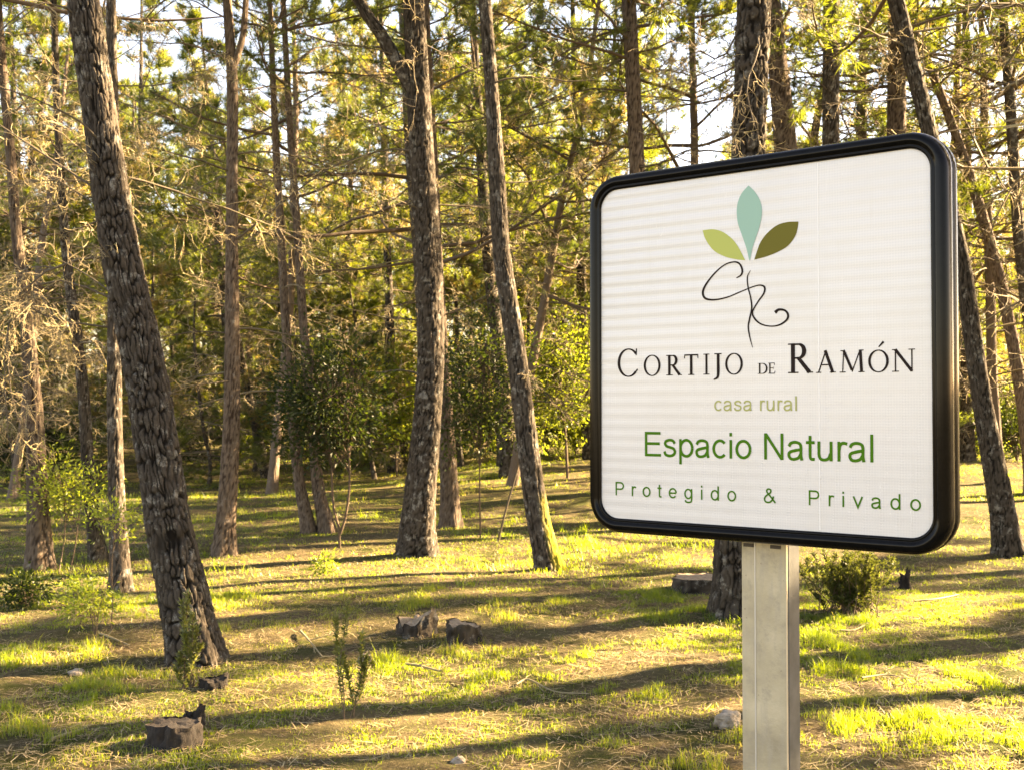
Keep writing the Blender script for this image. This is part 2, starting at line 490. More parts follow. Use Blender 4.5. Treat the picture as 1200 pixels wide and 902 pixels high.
        acc.add(V, quads=[(n + i, n + i + 1, i + 1, i) for i in range(n - 1)])
    def ell(cx, cy, rx, ry, a0=0, a1=360, m=28):
        return [(cx + rx * math.cos(math.radians(a0 + (a1 - a0) * i / m)), cy + ry * math.sin(math.radians(a0 + (a1 - a0) * i / m))) for i in range(m + 1)]
    ST = .082
    S, C_ = False, True
    sans = {
        'E': (.667, [(S, [(.12, 0), (.12, .716)]), (S, [(.12, .04), (.62, .04)]), (S, [(.12, .375), (.58, .375)]), (S, [(.12, .676), (.605, .676)])]),
        'N': (.722, [(S, [(.12, 0), (.12, .716)]), (S, [(.6, 0), (.6, .716)]), (S, [(.125, .70), (.595, .016)])]),
        'P': (.667, [(S, [(.13, 0), (.13, .716)]), (S, [(.13, .676), (.37, .676)] + ell(.40, .505, .18, .171, 90, -90, 16) + [(.13, .334)])]),
        'i': (.222, [(S, [(.11, 0), (.11, .519)]), (S, [(.11, .615), (.11, .716)])]),
        'l': (.222, [(S, [(.11, 0), (.11, .716)])]),
        'o': (.556, [(S, ell(.278, .26, .202, .23))]),
        'c': (.5, [(S, ell(.268, .26, .195, .23, 42, 318))]),
        'a': (.556, [(C_, [(.085, .37), (.14, .455), (.26, .485), (.385, .45), (.425, .36), (.425, .15), (.45, 0)]), (C_, [(.425, .29), (.25, .262), (.11, .215), (.08, .135), (.125, .05), (.23, .03), (.35, .07), (.42, .17)])]),
        's': (.5, [(C_, [(.415, .385), (.36, .46), (.25, .485), (.135, .45), (.1, .38), (.15, .31), (.26, .275), (.375, .235), (.42, .145), (.37, .06), (.25, .03), (.125, .06), (.075, .155)])]),
        'p': (.556, [(S, [(.11, -.205), (.11, .519)]), (S, ell(.3, .26, .19, .23))]),
        'd': (.556, [(S, [(.45, 0), (.45, .716)]), (S, ell(.26, .26, .19, .23))]),
        'e': (.556, [(S, [(.09, .265), (.475, .265)]), (S, ell(.278, .26, .2, .23, 2, 322))]),
        'g': (.556, [(C_, [(.455, .519), (.455, .2), (.455, .0), (.42, -.13), (.27, -.172), (.13, -.14), (.09, -.06)]), (S, ell(.26, .26, .19, .23))]),
        't': (.278, [(C_, [(.135, .665), (.135, .4), (.135, .12), (.17, .045), (.262, .04)]), (S, [(.02, .483), (.262, .483)])]),
        'u': (.556, [(C_, [(.11, .519), (.11, .3), (.115, .15), (.16, .055), (.26, .03), (.37, .07), (.43, .2)]), (S, [(.445, 0), (.445, .519)])]),
        'r': (.333, [(S, [(.11, 0), (.11, .519)]), (C_, [(.115, .3), (.14, .42), (.22, .482), (.335, .462)])]),
        'v': (.5, [(S, [(.04, .519), (.25, .02), (.46, .519)])]),
        '&': (.667, [(C_, [(.65, .02), (.5, .2), (.36, .365), (.235, .5), (.2, .58), (.23, .655), (.31, .685), (.395, .65), (.415, .575), (.36, .48), (.2, .375), (.11, .28), (.085, .18), (.13, .075), (.25, .03), (.38, .06), (.49, .17), (.555, .34)])]),
    }
    def word(text, u0, u1, base, em, mat, spaced_=False, label=None):
        adv = [sans[c][0] if c != ' ' else .278 for c in text]
        first = .08; total = sum(adv) - .16
        extra = ((u1 - u0) / em - total) / max(1, len(text) - 1)
        x = -first
        o = empty('word'); o.parent = root
        for c, ad_ in zip(text, adv):
            if c != ' ':
                acc = Acc()
                for cv, pts in sans[c][1]:
                    ribbon(acc, pts, ST, lambda a_, b_, X=x: (u0 + (X + a_) * em, base + b_ * em), cv)
                link('letter', acc.mesh('letter', mat, False), o)
            x += ad_ + extra
        if label: o['label'] = label
    green = mat_plain('green_print', (.04, .155, .006), .6, spec=.12)
    olive = mat_plain('olive_print', (.38, .39, .15), .6, spec=.12)
    brown = mat_plain('dark_print', (.018, .011, .009), .6, spec=.1)
    word('Espacio Natural', .1235, .6765, .1522, .0815, green, label='large green sans-serif words Espacio Natural')
    word('Protegido', .040, .360, .0555, .0455, green, label='spaced green word Protegido')
    word('&', .431, .461, .056, .0455, green, label='green ampersand')
    word('Privado', .534, .7730, .056, .0455, green, label='spaced green word Privado')
    word('casa rural', .310, .508, .2600, .0450, olive, label='small olive words casa rural')
    # serif capitals drawn in a unit box
    TK, TN, SF = .118, .045, .042
    def bar(x0, x1, y): return (S, [(x0, y), (x1, y)], SF)
    def ring(a0, a1, rx=.45, ry=.48, cx=.5, cy=.5, m=30):
        pts = []
        for i in range(m + 1):
            a_ = math.radians(a0 + (a1 - a0) * i / m); w_ = TN + (TK - TN) * abs(math.cos(a_)) ** 1.3
            pts.append((cx + (rx - .04) * math.cos(a_), cy + ry * math.sin(a_), w_))
        return (S, pts, None)
    serif = {
        'O': [ring(0, 360)],
        'C': [ring(40, 318, .5, .48, .55), (S, [(.935, .985), (.915, .75)], .045), (S, [(.985, .27), (.885, .165)], .05)],
        'I': [(S, [(.5, 0), (.5, 1)], .30), bar(.05, .95, .025), bar(.05, .95, .975)],
        'J': [(C_, [(.62, 1, .17), (.62, .6, .17), (.62, .25, .165), (.52, .08, .13), (.12, .0, .07)], None), bar(.2, 1.0, .98)],
        'T': [(S, [(.5, 0), (.5, 1)], .19), bar(.27, .73, .025), (S, [(.0, .965), (1, .965)], .07), (S, [(.03, .99), (.0, .8)], .05), (S, [(.97, .99), (1, .8)], .05)],
        'R': [(S, [(.2, 0), (.2, 1)], .16), bar(.0, .42, .025), bar(.0, .3, .975), (S, [(.2, .965, .06), (.42, .965, .06)] + [(.43 + .22 * math.cos(math.radians(a_)), .735 + .23 * math.sin(math.radians(a_)), .06 + .1 * max(0, math.cos(math.radians(a_)))) for a_ in range(85, -91, -12)] + [(.2, .505, .06)], None),
              (S, [(.42, .5, .13), (.86, .02, .15)], None), bar(.74, 1.0, .025)],
        'D': [(S, [(.2, 0), (.2, 1)], .15), bar(.0, .35, .025), bar(.0, .35, .975), (S, [(.2, .965, .06), (.45, .965, .06)] + [(.47 + .43 * math.cos(math.radians(a_)), .5 + .465 * math.sin(math.radians(a_)), .06 + .1 * max(0, math.cos(math.radians(a_)))) for a_ in range(86, -91, -8)] + [(.2, .035, .06)], None)],
        'E': [(S, [(.22, 0), (.22, 1)], .19), (S, [(.0, .03), (.95, .03)], .06), (S, [(.0, .97), (.9, .97)], .06), (S, [(.22, .52), (.72, .52)], .06), (S, [(.9, .02), (.98, .24)], .06), (S, [(.88, .99), (.9, .78)], .06), (S, [(.72, .42), (.72, .62)], .05)],
        'A': [(S, [(.12, .0), (.5, .97)], .06), (S, [(.47, 1.0), (.85, .0)], .14), (S, [(.25, .36), (.68, .36)], .055), bar(.0, .27, .025), bar(.70, 1.0, .025)],
        'M': [(S, [(.12, .0), (.17, .98)], .05), (S, [(.16, 1.0), (.5, .1)], .12), (S, [(.5, .03), (.82, .98)], .05), (S, [(.83, 1.0), (.88, .0)], .12), bar(.0, .24, .025), bar(.75, 1.0, .025), bar(.04, .2, .975), bar(.8, .97, .975)],
        'N': [(S, [(.15, .0), (.15, .98)], .06), (S, [(.14, .99), (.86, .02)], .13), (S, [(.86, .0), (.86, 1)], .06), bar(.0, .3, .025), bar(.0, .2, .975), bar(.72, 1.0, .975)],
    }
    def serif_word(items, label):
        o = empty('word'); o.parent = root
        for g, u0, u1, b, t_ in items:
            acc = Acc()
            W_, H_ = u1 - u0, t_ - b
            asp = W_ / H_
            for cv, pts, wd in serif[g]:
                # widths are given for a unit box: build in an isotropic box of height 1
                P = [((p[0] * asp,) + tuple(p[1:2]) + ((p[2] * (.5 * asp + .5) if True else 0,) if len(p) > 2 else ())) for p in pts]
                w2 = None if wd is None else (wd * asp if (abs(pts[0][0] - pts[-1][0]) < .2 and wd > .06) else wd)
                ribbon(acc, P, w2 if w2 else .08, lambda a_, b_: (u0 + a_ * H_, b + b_ * H_), cv)
            if g == 'O' and label.endswith('Ramón'):
                ribbon(acc, [(.690, .3925, .0022), (.7005, .4035, .0050)], None, lambda a_, b_: (a_, b_))
            link('letter', acc.mesh('letter', brown, False), o)
        o['label'] = label
    serif_word([('C', .0455, .1046, .3415, .4101), ('O', .1192, .1684, .3425, .3927), ('R', .1825, .2240, .3428, .3910), ('T', .231, .2666, .3428, .3910), ('I', .2796, .2971, .3428, .3910), ('J', .3040, .3270, .3313, .3911), ('O', .3345, .3813, .3415, .3905)], 'dark serif small capitals reading Cortijo')
    serif_word([('D', .4162, .4403, .342, .3660), ('E', .4419, .4581, .342, .3660)], 'tiny dark serif word de')
    serif_word([('R', .4885, .5460, .3417, .4071), ('A', .5527, .5969, .3412, .3894), ('M', .6055, .6598, .3407, .3885), ('O', .6661, .7126, .3396, .387), ('N', .7179, .7655, .3400, .3870)], 'dark serif small capitals reading Ramón')
    # emblem: three leaves and the monogram
    def leafpoly(pts, mat, label):
        P = np.array(pts); m = len(P); Q = []
        for i in range(m):
            p0, p1, p2, p3 = P[(i - 1) % m], P[i], P[(i + 1) % m], P[(i + 2) % m]
            sharp = lambda k_: k_ in SH
            for j in range(5):
                t_ = j / 5
                if (i % m) in SH: p0 = 2 * p1 - p2
                if ((i + 1) % m) in SH: p3 = 2 * p2 - p1
                Q.append(.5 * (2 * p1 + (p2 - p0) * t_ + (2 * p0 - 5 * p1 + 4 * p2 - p3) * t_ ** 2 + (3 * p1 - p0 - 3 * p2 + p3) * t_ ** 3))
        me = bpy.data.meshes.new('emblem_leaf'); me.from_pydata([loc(x, y, .0009) for x, y in Q], [], [list(range(len(Q)))]); me.materials.append(mat)
        o = link('emblem_leaf', me, root); o['label'] = label
    SH = {0, 8, 9}
    leafpoly([(0.3959, 0.7674), (0.4101, 0.7531), (0.4227, 0.733), (0.4282, 0.7115), (0.4272, 0.6907), (0.4211, 0.6681), (0.4126, 0.6456), (0.405, 0.6253), (0.3989, 0.5988), (0.3969, 0.5989), (0.3898, 0.6267), (0.3795, 0.6558), (0.3693, 0.685), (0.3667, 0.7135), (0.3703, 0.7343), (0.3795, 0.7521)][::-1] and
             [(0.3959, 0.7674), (0.3795, 0.7521), (0.3703, 0.7343), (0.3667, 0.7135), (0.3693, 0.685), (0.3795, 0.6558), (0.3898, 0.6267), (0.3969, 0.5989), (0.3989, 0.5988), (0.405, 0.6253), (0.4126, 0.6456), (0.4211, 0.6681), (0.4272, 0.6907), (0.4282, 0.7115), (0.4227, 0.733), (0.4101, 0.7531)],
             mat_plain('teal_print', (.27, .46, .38), .6, spec=.12), 'teal upright leaf of the emblem')
    SH = {0, 6}
    leafpoly([(0.2799, 0.6772), (0.2853, 0.6599), (0.2959, 0.6421), (0.3119, 0.6249), (0.3382, 0.6108), (0.3641, 0.603), (0.3872, 0.5988), (0.3795, 0.6135), (0.3667, 0.6358), (0.3512, 0.6537), (0.3303, 0.669), (0.3066, 0.677)],
             mat_plain('lime_print', (.42, .46, .13), .6, spec=.12), 'light olive leaf of the emblem')
    leafpoly([(0.5144, 0.6735), (0.4893, 0.6751), (0.4649, 0.6707), (0.4426, 0.6567), (0.4252, 0.6375), (0.4161, 0.6174), (0.4091, 0.5984), (0.4352, 0.6028), (0.4649, 0.6109), (0.4893, 0.6225), (0.5063, 0.6415), (0.5125, 0.6591)],
             mat_plain('dark_olive_print', (.14, .125, .022), .6, spec=.12), 'dark olive leaf of the emblem')
    acc = Acc()
    cur = [(0.3652, 0.5605), (0.377, 0.5667), (0.3795, 0.5783), (0.3719, 0.593), (0.3564, 0.5975), (0.3329, 0.5913), (0.3066, 0.5719), (0.2853, 0.547), (0.2799, 0.5305), (0.2879, 0.518), (0.3119, 0.5142), (0.3434, 0.5185), (0.3744, 0.5283), (0.405, 0.5376), (0.4227, 0.5401), (0.4337, 0.5347), (0.4317, 0.5209), (0.4176, 0.5032), (0.405, 0.4829), (0.4075, 0.4688), (0.4227, 0.4541), (0.4451, 0.4475), (0.4673, 0.4488), (0.4845, 0.4581), (0.4893, 0.4693), (0.482, 0.4802), (0.4673, 0.4828), (0.4585, 0.4768)]
    wd = [.002, .004, .0048, .004, .0032, .003, .0036, .005, .0056, .005, .0038, .003, .0026, .0026, .003, .0046, .004, .0034, .0034, .0042, .0036, .003, .0034, .0044, .0052, .0046, .0055, .008]
    ident = lambda a_, b_: (a_, b_)
    ribbon(acc, [(x, y, w_) for (x, y), w_ in zip(cur, wd)], None, ident, True)
    st = [(0.3999, 0.5753), (0.3923, 0.5609), (0.3938, 0.5374), (0.3999, 0.5136), (0.4025, 0.4901), (0.3974, 0.467), (0.3938, 0.4484), (0.3974, 0.4249), (0.404, 0.4013)]
    ribbon(acc, [(x, y, w_) for (x, y), w_ in zip(st, [.0012, .0028, .0032, .0034, .0042, .004, .0036, .003, .0012])], None, ident, True)
    o = link('monogram', acc.mesh('monogram', brown, False), root); o['label'] = 'dark looping script initials under the leaves'

    # ---- post behind the board
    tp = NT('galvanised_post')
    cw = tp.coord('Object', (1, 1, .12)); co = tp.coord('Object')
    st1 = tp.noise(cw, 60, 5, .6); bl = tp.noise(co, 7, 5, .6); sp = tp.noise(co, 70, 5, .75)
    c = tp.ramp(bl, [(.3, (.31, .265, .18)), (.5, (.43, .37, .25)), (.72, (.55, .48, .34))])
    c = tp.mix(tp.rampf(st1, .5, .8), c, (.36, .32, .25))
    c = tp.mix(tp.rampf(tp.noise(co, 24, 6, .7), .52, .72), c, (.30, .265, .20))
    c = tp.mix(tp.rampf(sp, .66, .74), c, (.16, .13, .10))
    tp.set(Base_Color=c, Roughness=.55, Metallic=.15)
    tp.bump(tp.noise(co, 90, 5, .6), .25, .004)
    pw, pd, wf = .057, .062, -.066
    a = Acc(); bev = .004
    prof2 = []
    for cx, cw_, a0 in ((.4 + pw - bev, wf - bev, 0), (.4 - pw + bev, wf - bev, 90), (.4 - pw + bev, wf - pd + bev, 180), (.4 + pw - bev, wf - pd + bev, 270)):
        for i in range(5):
            an = math.radians(a0 + 90 * i / 4); prof2.append((cx + bev * math.cos(an), cw_ + bev * math.sin(an)))
    zs = [-z0 - .35, .815]
    V = []
    for vv in zs:
        for u, w_ in prof2: V.append(loc(u, vv, w_))
    n = len(prof2)
    a.add(V, quads=[(i, (i + 1) % n, n + (i + 1) % n, n + i) for i in range(n)][::1], tris=[(n, n + i, n + i + 1) for i in range(1, n - 1)])
    tg = NT('shaded_grey_steel'); cg = tg.coord('Object')
    tg.set(Base_Color=tg.ramp(tg.noise(cg, 18, 6, .65), [(.3, (.045, .05, .05)), (.7, (.095, .10, .10))]), Roughness=.5, Metallic=.2)  # steel darker than the front plate: the side's shade is in its colour
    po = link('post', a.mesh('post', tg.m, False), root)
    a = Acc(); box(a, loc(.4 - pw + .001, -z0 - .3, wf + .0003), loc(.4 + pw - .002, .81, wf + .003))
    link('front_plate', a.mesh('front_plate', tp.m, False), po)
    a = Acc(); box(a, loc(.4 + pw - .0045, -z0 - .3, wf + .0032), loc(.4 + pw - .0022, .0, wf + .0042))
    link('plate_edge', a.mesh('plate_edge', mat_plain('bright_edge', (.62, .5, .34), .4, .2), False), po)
    wf += .003
    for p in po.data.polygons: p.use_smooth = False
    a = Acc(); box(a, loc(.4 - pw + .0325, -z0 - .3, wf - .001), loc(.4 - pw + .0355, .0, wf + .0012))
    link('weld_seam', a.mesh('weld_seam', mat_plain('weld', (.55, .52, .46), .4, .3), False), po)
    dk = mat_plain('dark_slot', (.05, .04, .03), .6); zn = mat_plain('zinc', (.6, .58, .54), .4, .6)
    for du in (-.038, .028):
        a = Acc(); box(a, loc(.4 + du - .012, -.052, wf - .001), loc(.4 + du + .012, -.044, wf + .004)); link('clamp', a.mesh('clamp', dk, False), po)
        a = Acc(); uvcyl(a, loc(.4 + du, .815, wf - .03), .011, .028, 10); link('bolt', a.mesh('bolt', zn, False), po)
    return root

def box(acc, p0, p1):
    lo = np.minimum(p0, p1); hi = np.maximum(p0, p1)
    V = [(x, y, z) for z in (lo[2], hi[2]) for y in (lo[1], hi[1]) for x in (lo[0], hi[0])]
    acc.add(V, quads=[(0, 2, 3, 1), (4, 5, 7, 6), (0, 1, 5, 4), (2, 6, 7, 3), (0, 4, 6, 2), (1, 3, 7, 5)])

def uvcyl(acc, base, r, h, n=12):
    V = [(base[0] + r * math.cos(2 * math.pi * i / n), base[1] + r * math.sin(2 * math.pi * i / n), base[2] + z) for z in (0, h) for i in range(n)]
    V.append((base[0], base[1], base[2] + h))
    acc.add(V, quads=[(i, (i + 1) % n, n + (i + 1) % n, n + i) for i in range(n)], tris=[(n + i, n + (i + 1) % n, 2 * n) for i in range(n)])

sign = sign_build()

# ------------------------------------------------------------------ trunks with bark
def spline(P, n_per):
    P = np.asarray(P, float); Q = np.vstack([2 * P[0] - P[1], P, 2 * P[-1] - P[-2]]); out = []
    for i in range(len(P) - 1):
        p0, p1, p2, p3 = Q[i:i + 4]
        for j in range(n_per):
            t_ = j / n_per
            out.append(.5 * (2 * p1 + (p2 - p0) * t_ + (2 * p0 - 5 * p1 + 4 * p2 - p3) * t_ ** 2 + (3 * p1 - p0 - 3 * p2 + p3) * t_ ** 3))
    out.append(P[-1]); return np.array(out)

def resample(P, R, step_fn):
    s = np.concatenate([[0], np.cumsum(np.linalg.norm(np.diff(P, axis=0), axis=1))])
    ts = [0.0]
    while ts[-1] < s[-1]: ts.append(ts[-1] + step_fn(ts[-1]))
    ts = np.minimum(np.array(ts), s[-1])
    return np.stack([np.interp(ts, s, P[:, i]) for i in range(3)], 1), np.interp(ts, s, R), ts

def worley(u, v, nu, seed):
    """cell pattern periodic in u (nu cells): F2 - F1 and a value per cell"""
    r = np.random.default_rng(seed); H = r.random((nu, 512, 3))
    iu = np.floor(u).astype(int); iv = np.floor(v).astype(int)
    f1 = np.full(u.shape, 9.); f2 = np.full(u.shape, 9.); idv = np.zeros(u.shape)
    for du in (-1, 0, 1):
        for dv in (-1, 0, 1):
            cu = iu + du; cv = iv + dv
            h = H[cu % nu, cv % 512]
            d = np.hypot(cu + .1 + .8 * h[..., 0] - u, cv + .1 + .8 * h[..., 1] - v)
            closer = d < f1
            f2 = np.where(closer, f1, np.minimum(f2, d)); idv = np.where(closer, h[..., 2], idv); f1 = np.where(closer, d, f1)
    return f2 - f1, idv

def trunk_mesh(acc, P, R, s, seg, plate, depth, seed, flare=.45, moss=None, lean_roots=True):
    T = unit(np.gradient(P, axis=0))
    N = np.zeros_like(P); N[0] = unit(np.cross(T[0], [0, 1., 0]))
    for i in range(1, len(P)):
        N[i] = unit(N[i - 1] - T[i] * (N[i - 1] @ T[i]))
    B = np.cross(T, N)
    th = np.arange(seg) / seg
    U, Sg = np.meshgrid(th, s)
    Rg = R[:, None] * np.ones_like(U)
    r = np.random.default_rng(seed); ph = r.random(4) * 6.28
    fl = flare * np.exp(-Sg / .22) * (1 + .45 * np.cos(5 * 2 * np.pi * U + ph[0]) + .3 * np.cos(3 * 2 * np.pi * U + ph[1]))
    lump = .05 * np.cos(2 * np.pi * (2 * U) + ph[2] + Sg * .9) + .035 * np.cos(2 * np.pi * 3 * U + ph[3] - Sg * 1.7)
    if plate:
        nu = max(5, int(round(2 * math.pi * R[0] / plate[0])))
        wob = (vnoise(Sg * 4 + seed, np.cos(2 * np.pi * U) * 1.5 + 3.3) - .5) * 1.0 + (vnoise(Sg * 15 + seed, np.cos(2 * np.pi * U) * 4 + 9) - .5) * .7 + (vnoise(Sg * 40 + seed, np.sin(2 * np.pi * U) * 9 + 9) - .5) * .35
        wv = (vnoise(Sg * 6 + 60, np.sin(2 * np.pi * U) * 4 + 20 + seed) - .5) * 1.2
        d, idv = worley(U * nu + wob, Sg / plate[1] + wv + 200, nu, seed)
        open_ = np.clip((vnoise(np.cos(2 * np.pi * U) * 4 + seed, Sg * 5 + np.sin(2 * np.pi * U) * 4) - .1) * 2.6, .55, 1)
        cr = np.clip((d - .085) / .18, 0, 1); cr = cr * cr * (3 - 2 * cr); cr = 1 - (1 - cr) * open_
        d2, _ = worley(U * nu * 2 + wob * 2 + .5, Sg / plate[1] * 2.2 + wv * 2 + 100, nu * 2, seed + 1)
        c2 = np.clip(d2 / .3, 0, 1)
        taper = np.clip(Rg / R[0], .35, 1)
        flake = np.clip((vnoise(U * nu * 2.3 + seed, Sg * 34) - .42) * 6, 0, 1) * cr
        disp = depth * taper * (cr * (.72 + .4 * idv) + .12 * c2 + .16 * flake - 1.2)
        crack = np.clip(cr * (.6 + .4 * c2), 0, 1)
    else:
        disp = .012 * (vnoise(Sg * 9 + seed, np.cos(2 * np.pi * U) * 2.5 + 5) - .5); crack = np.full(U.shape, .8)
    rad = Rg * (1 + fl + lump) + disp
    V = P[:, None] + rad[..., None] * (np.cos(2 * np.pi * U)[..., None] * N[:, None] + np.sin(2 * np.pi * U)[..., None] * B[:, None])
    k = len(P)
    i = np.arange(k - 1)[:, None] * seg; j = np.arange(seg)[None]; j2 = (j + 1) % seg
    Q = np.stack(np.broadcast_arrays(i + j, i + j2, i + seg + j2, i + seg + j), -1).reshape(-1, 4)
    mo = np.zeros(U.shape) if moss is None else moss(U, Sg, V)
    acc.add(V.reshape(-1, 3), quads=Q, crack=crack.ravel(), moss=mo.ravel())

# ------------------------------------------------------------------ dead twigs and living crowns
def dead_twigs(acc, r, P, L, n2=7, n3=5, droop=.10, thick=1.0, n4=0):
    """bare twigs on a set of limb paths, pale and curling"""
    S, D, L2 = sprout(r, P, L, n2, .18, .85, -.1, (.22, .5))
    P2 = grow(r, S, D, L2, 6, .16, droop * .6, .10)
    R2 = np.linspace(1, .4, 6)[None] * (.0055 * thick * np.clip(L2 / .5, .6, 1.5))[:, None]
    tubes(acc, P2, R2, 3, var=np.clip(r.normal(.35, .2, len(P2)), 0, 1))
    S, D, L3 = sprout(r, P2, L2, n3, .2, .8, -.2, (.3, .65))
    P3 = grow(r, S, D, np.clip(L3, .07, .5), 4, .32, droop, .26)
    R3 = np.linspace(1, .45, 4)[None] * (.0036 * thick) * np.ones((len(P3), 1))
    tubes(acc, P3, R3, 3, var=np.clip(r.normal(.6, .25, len(P3)), 0, 1))
    if n4:
        S, D, L4 = sprout(r, P3, np.clip(L3, .07, .5), n4, .2, .8, -.2, (.4, .8))
        P4 = grow(r, S, D, np.clip(L4, .05, .2), 4, .3, droop, .3)
        tubes(acc, P4, np.linspace(1, .5, 4)[None] * (.0030 * thick) * np.ones((len(P4), 1)), 3, var=np.clip(r.normal(.75, .2, len(P4)), 0, 1))

def limb_paths(r, axis_fn, z0, z1, n, lfun, el_fun, k=8, wig=.07, droop=.03, az0=0.0, side=None):
    z = np.sort(r.uniform(z0, z1, n)); f = (z - z0) / max(1e-6, z1 - z0)
    az = az0 + np.arange(n) * 2.39996 + r.normal(0, .5, n)
    if side is not None: az = side + r.normal(0, .9, n)
    el = el_fun(f) + r.normal(0, .12, n)
    L = lfun(f) * r.uniform(.55, 1.15, n)
    D = np.stack([np.cos(az) * np.cos(el), np.sin(az) * np.cos(el), np.sin(el)], 1)
    P0 = axis_fn(z)
    return grow(r, P0, D, L, k, wig, droop), L

def crown_mesh(name, seed, length, radius, n_limb=22, n2=7, n3=4, per=20, nlen=.14, nwid=.008, tuft=2):
    """open pine crown about the z axis from 0 to length: limbs, twigs and needle tufts"""
    r = np.random.default_rng(seed); wood = Acc(); fol = Acc()
    axis = lambda z: np.stack([z * 0, z * 0, z], 1)
    P, L = limb_paths(r, axis, 0, length * .97, n_limb, lambda f: radius * (1.0 - .72 * f ** 1.4), lambda f: -.05 + .75 * f, 8, .09, -.02)
    R = np.linspace(1, .3, 8)[None] * (.028 * np.clip(L / radius, .35, 1))[:, None]
    tubes(wood, P, R, 5)
    S, D, L2 = sprout(r, P, L, n2, .3, .8, .15, (.25, .5))
    P2 = grow(r, S, D, L2, 5, .12, -.05)
    tubes(wood, P2, np.linspace(1, .45, 5)[None] * .008 * np.ones((len(P2), 1)), 3)
    S, D, L3 = sprout(r, P2, L2, n3, .3, .75, .25, (.35, .7))
    P3 = grow(r, S, D, np.clip(L3, .1, .45), 4, .15, -.08)
    if per > 13: tubes(wood, P3, np.linspace(1, .6, 4)[None] * .0045 * np.ones((len(P3), 1)), 3)
    allC = []; allD = []; vv = []
    limbvar = np.clip(r.normal(.42, .2, n_limb), 0, .84)
    brown = r.random(n_limb) < (.12 if per > 13 else .26)
    par = np.arange(len(P3)) // (n2 * n3)
    for tt in np.linspace(.45, 1, tuft):
        i = min(int(tt * 3), 2); f = tt * 3 - i
        allC.append(P3[:, i] * (1 - f) + P3[:, i + 1] * f); allD.append(unit(P3[:, i + 1] - P3[:, i]) + np.array([0, 0, .25]))
        v = np.clip(limbvar[par] + r.normal(0, .12, len(P3)), 0, .85); v = np.where(brown[par] & (r.random(len(P3)) < .75), r.uniform(.9, 1, len(P3)), v); vv.append(v)
    par2 = np.arange(len(P2)) // n2
    allC.append(P2[:, -1]); allD.append(unit(P2[:, -1] - P2[:, -2])); vv.append(np.clip(limbvar[par2], 0, .85))
    needles(fol, r, np.concatenate(allC), np.concatenate(allD), per, nlen, nwid, .6, np.concatenate(vv))
    return wood.mesh(name + '_wood', M['twig']), fol.mesh(name + '_needles', M['needle'], False)

CROWNS = [crown_mesh('crown', 100 + i, Lc, Rc, nl) for i, (Lc, Rc, nl) in enumerate([(6.0, 2.3, 30), (5.0, 2.0, 28), (7.0, 2.1, 34), (5.5, 2.6, 30)])]
CROWN_L = [6.0, 5.0, 7.0, 5.5]

CROWNS += [crown_mesh('far_crown', 120 + i, Lc, Rc, nl, 8, 5, 13, .20, .015, 2) for i, (Lc, Rc, nl) in enumerate([(7.5, 2.8, 44), (7.0, 2.5, 40), (8.5, 3.0, 46)])]
CROWN_L += [7.5, 7.0, 8.5]
BASES = []

def place_crown(parent, which, loc, direction, scale=1.0, spin=0.0):
    q = Vector(direction).to_track_quat('Z', 'Y') @ Matrix.Rotation(spin, 3, 'Z').to_quaternion()
    w_, f_ = CROWNS[which]
    c = link('crown', f_, parent); c.location = loc; c.rotation_mode = 'QUATERNION'; c.rotation_quaternion = q; c.scale = (scale,) * 3
    b = link('limbs', w_, c); b['kind'] = 'stuff'
    return c

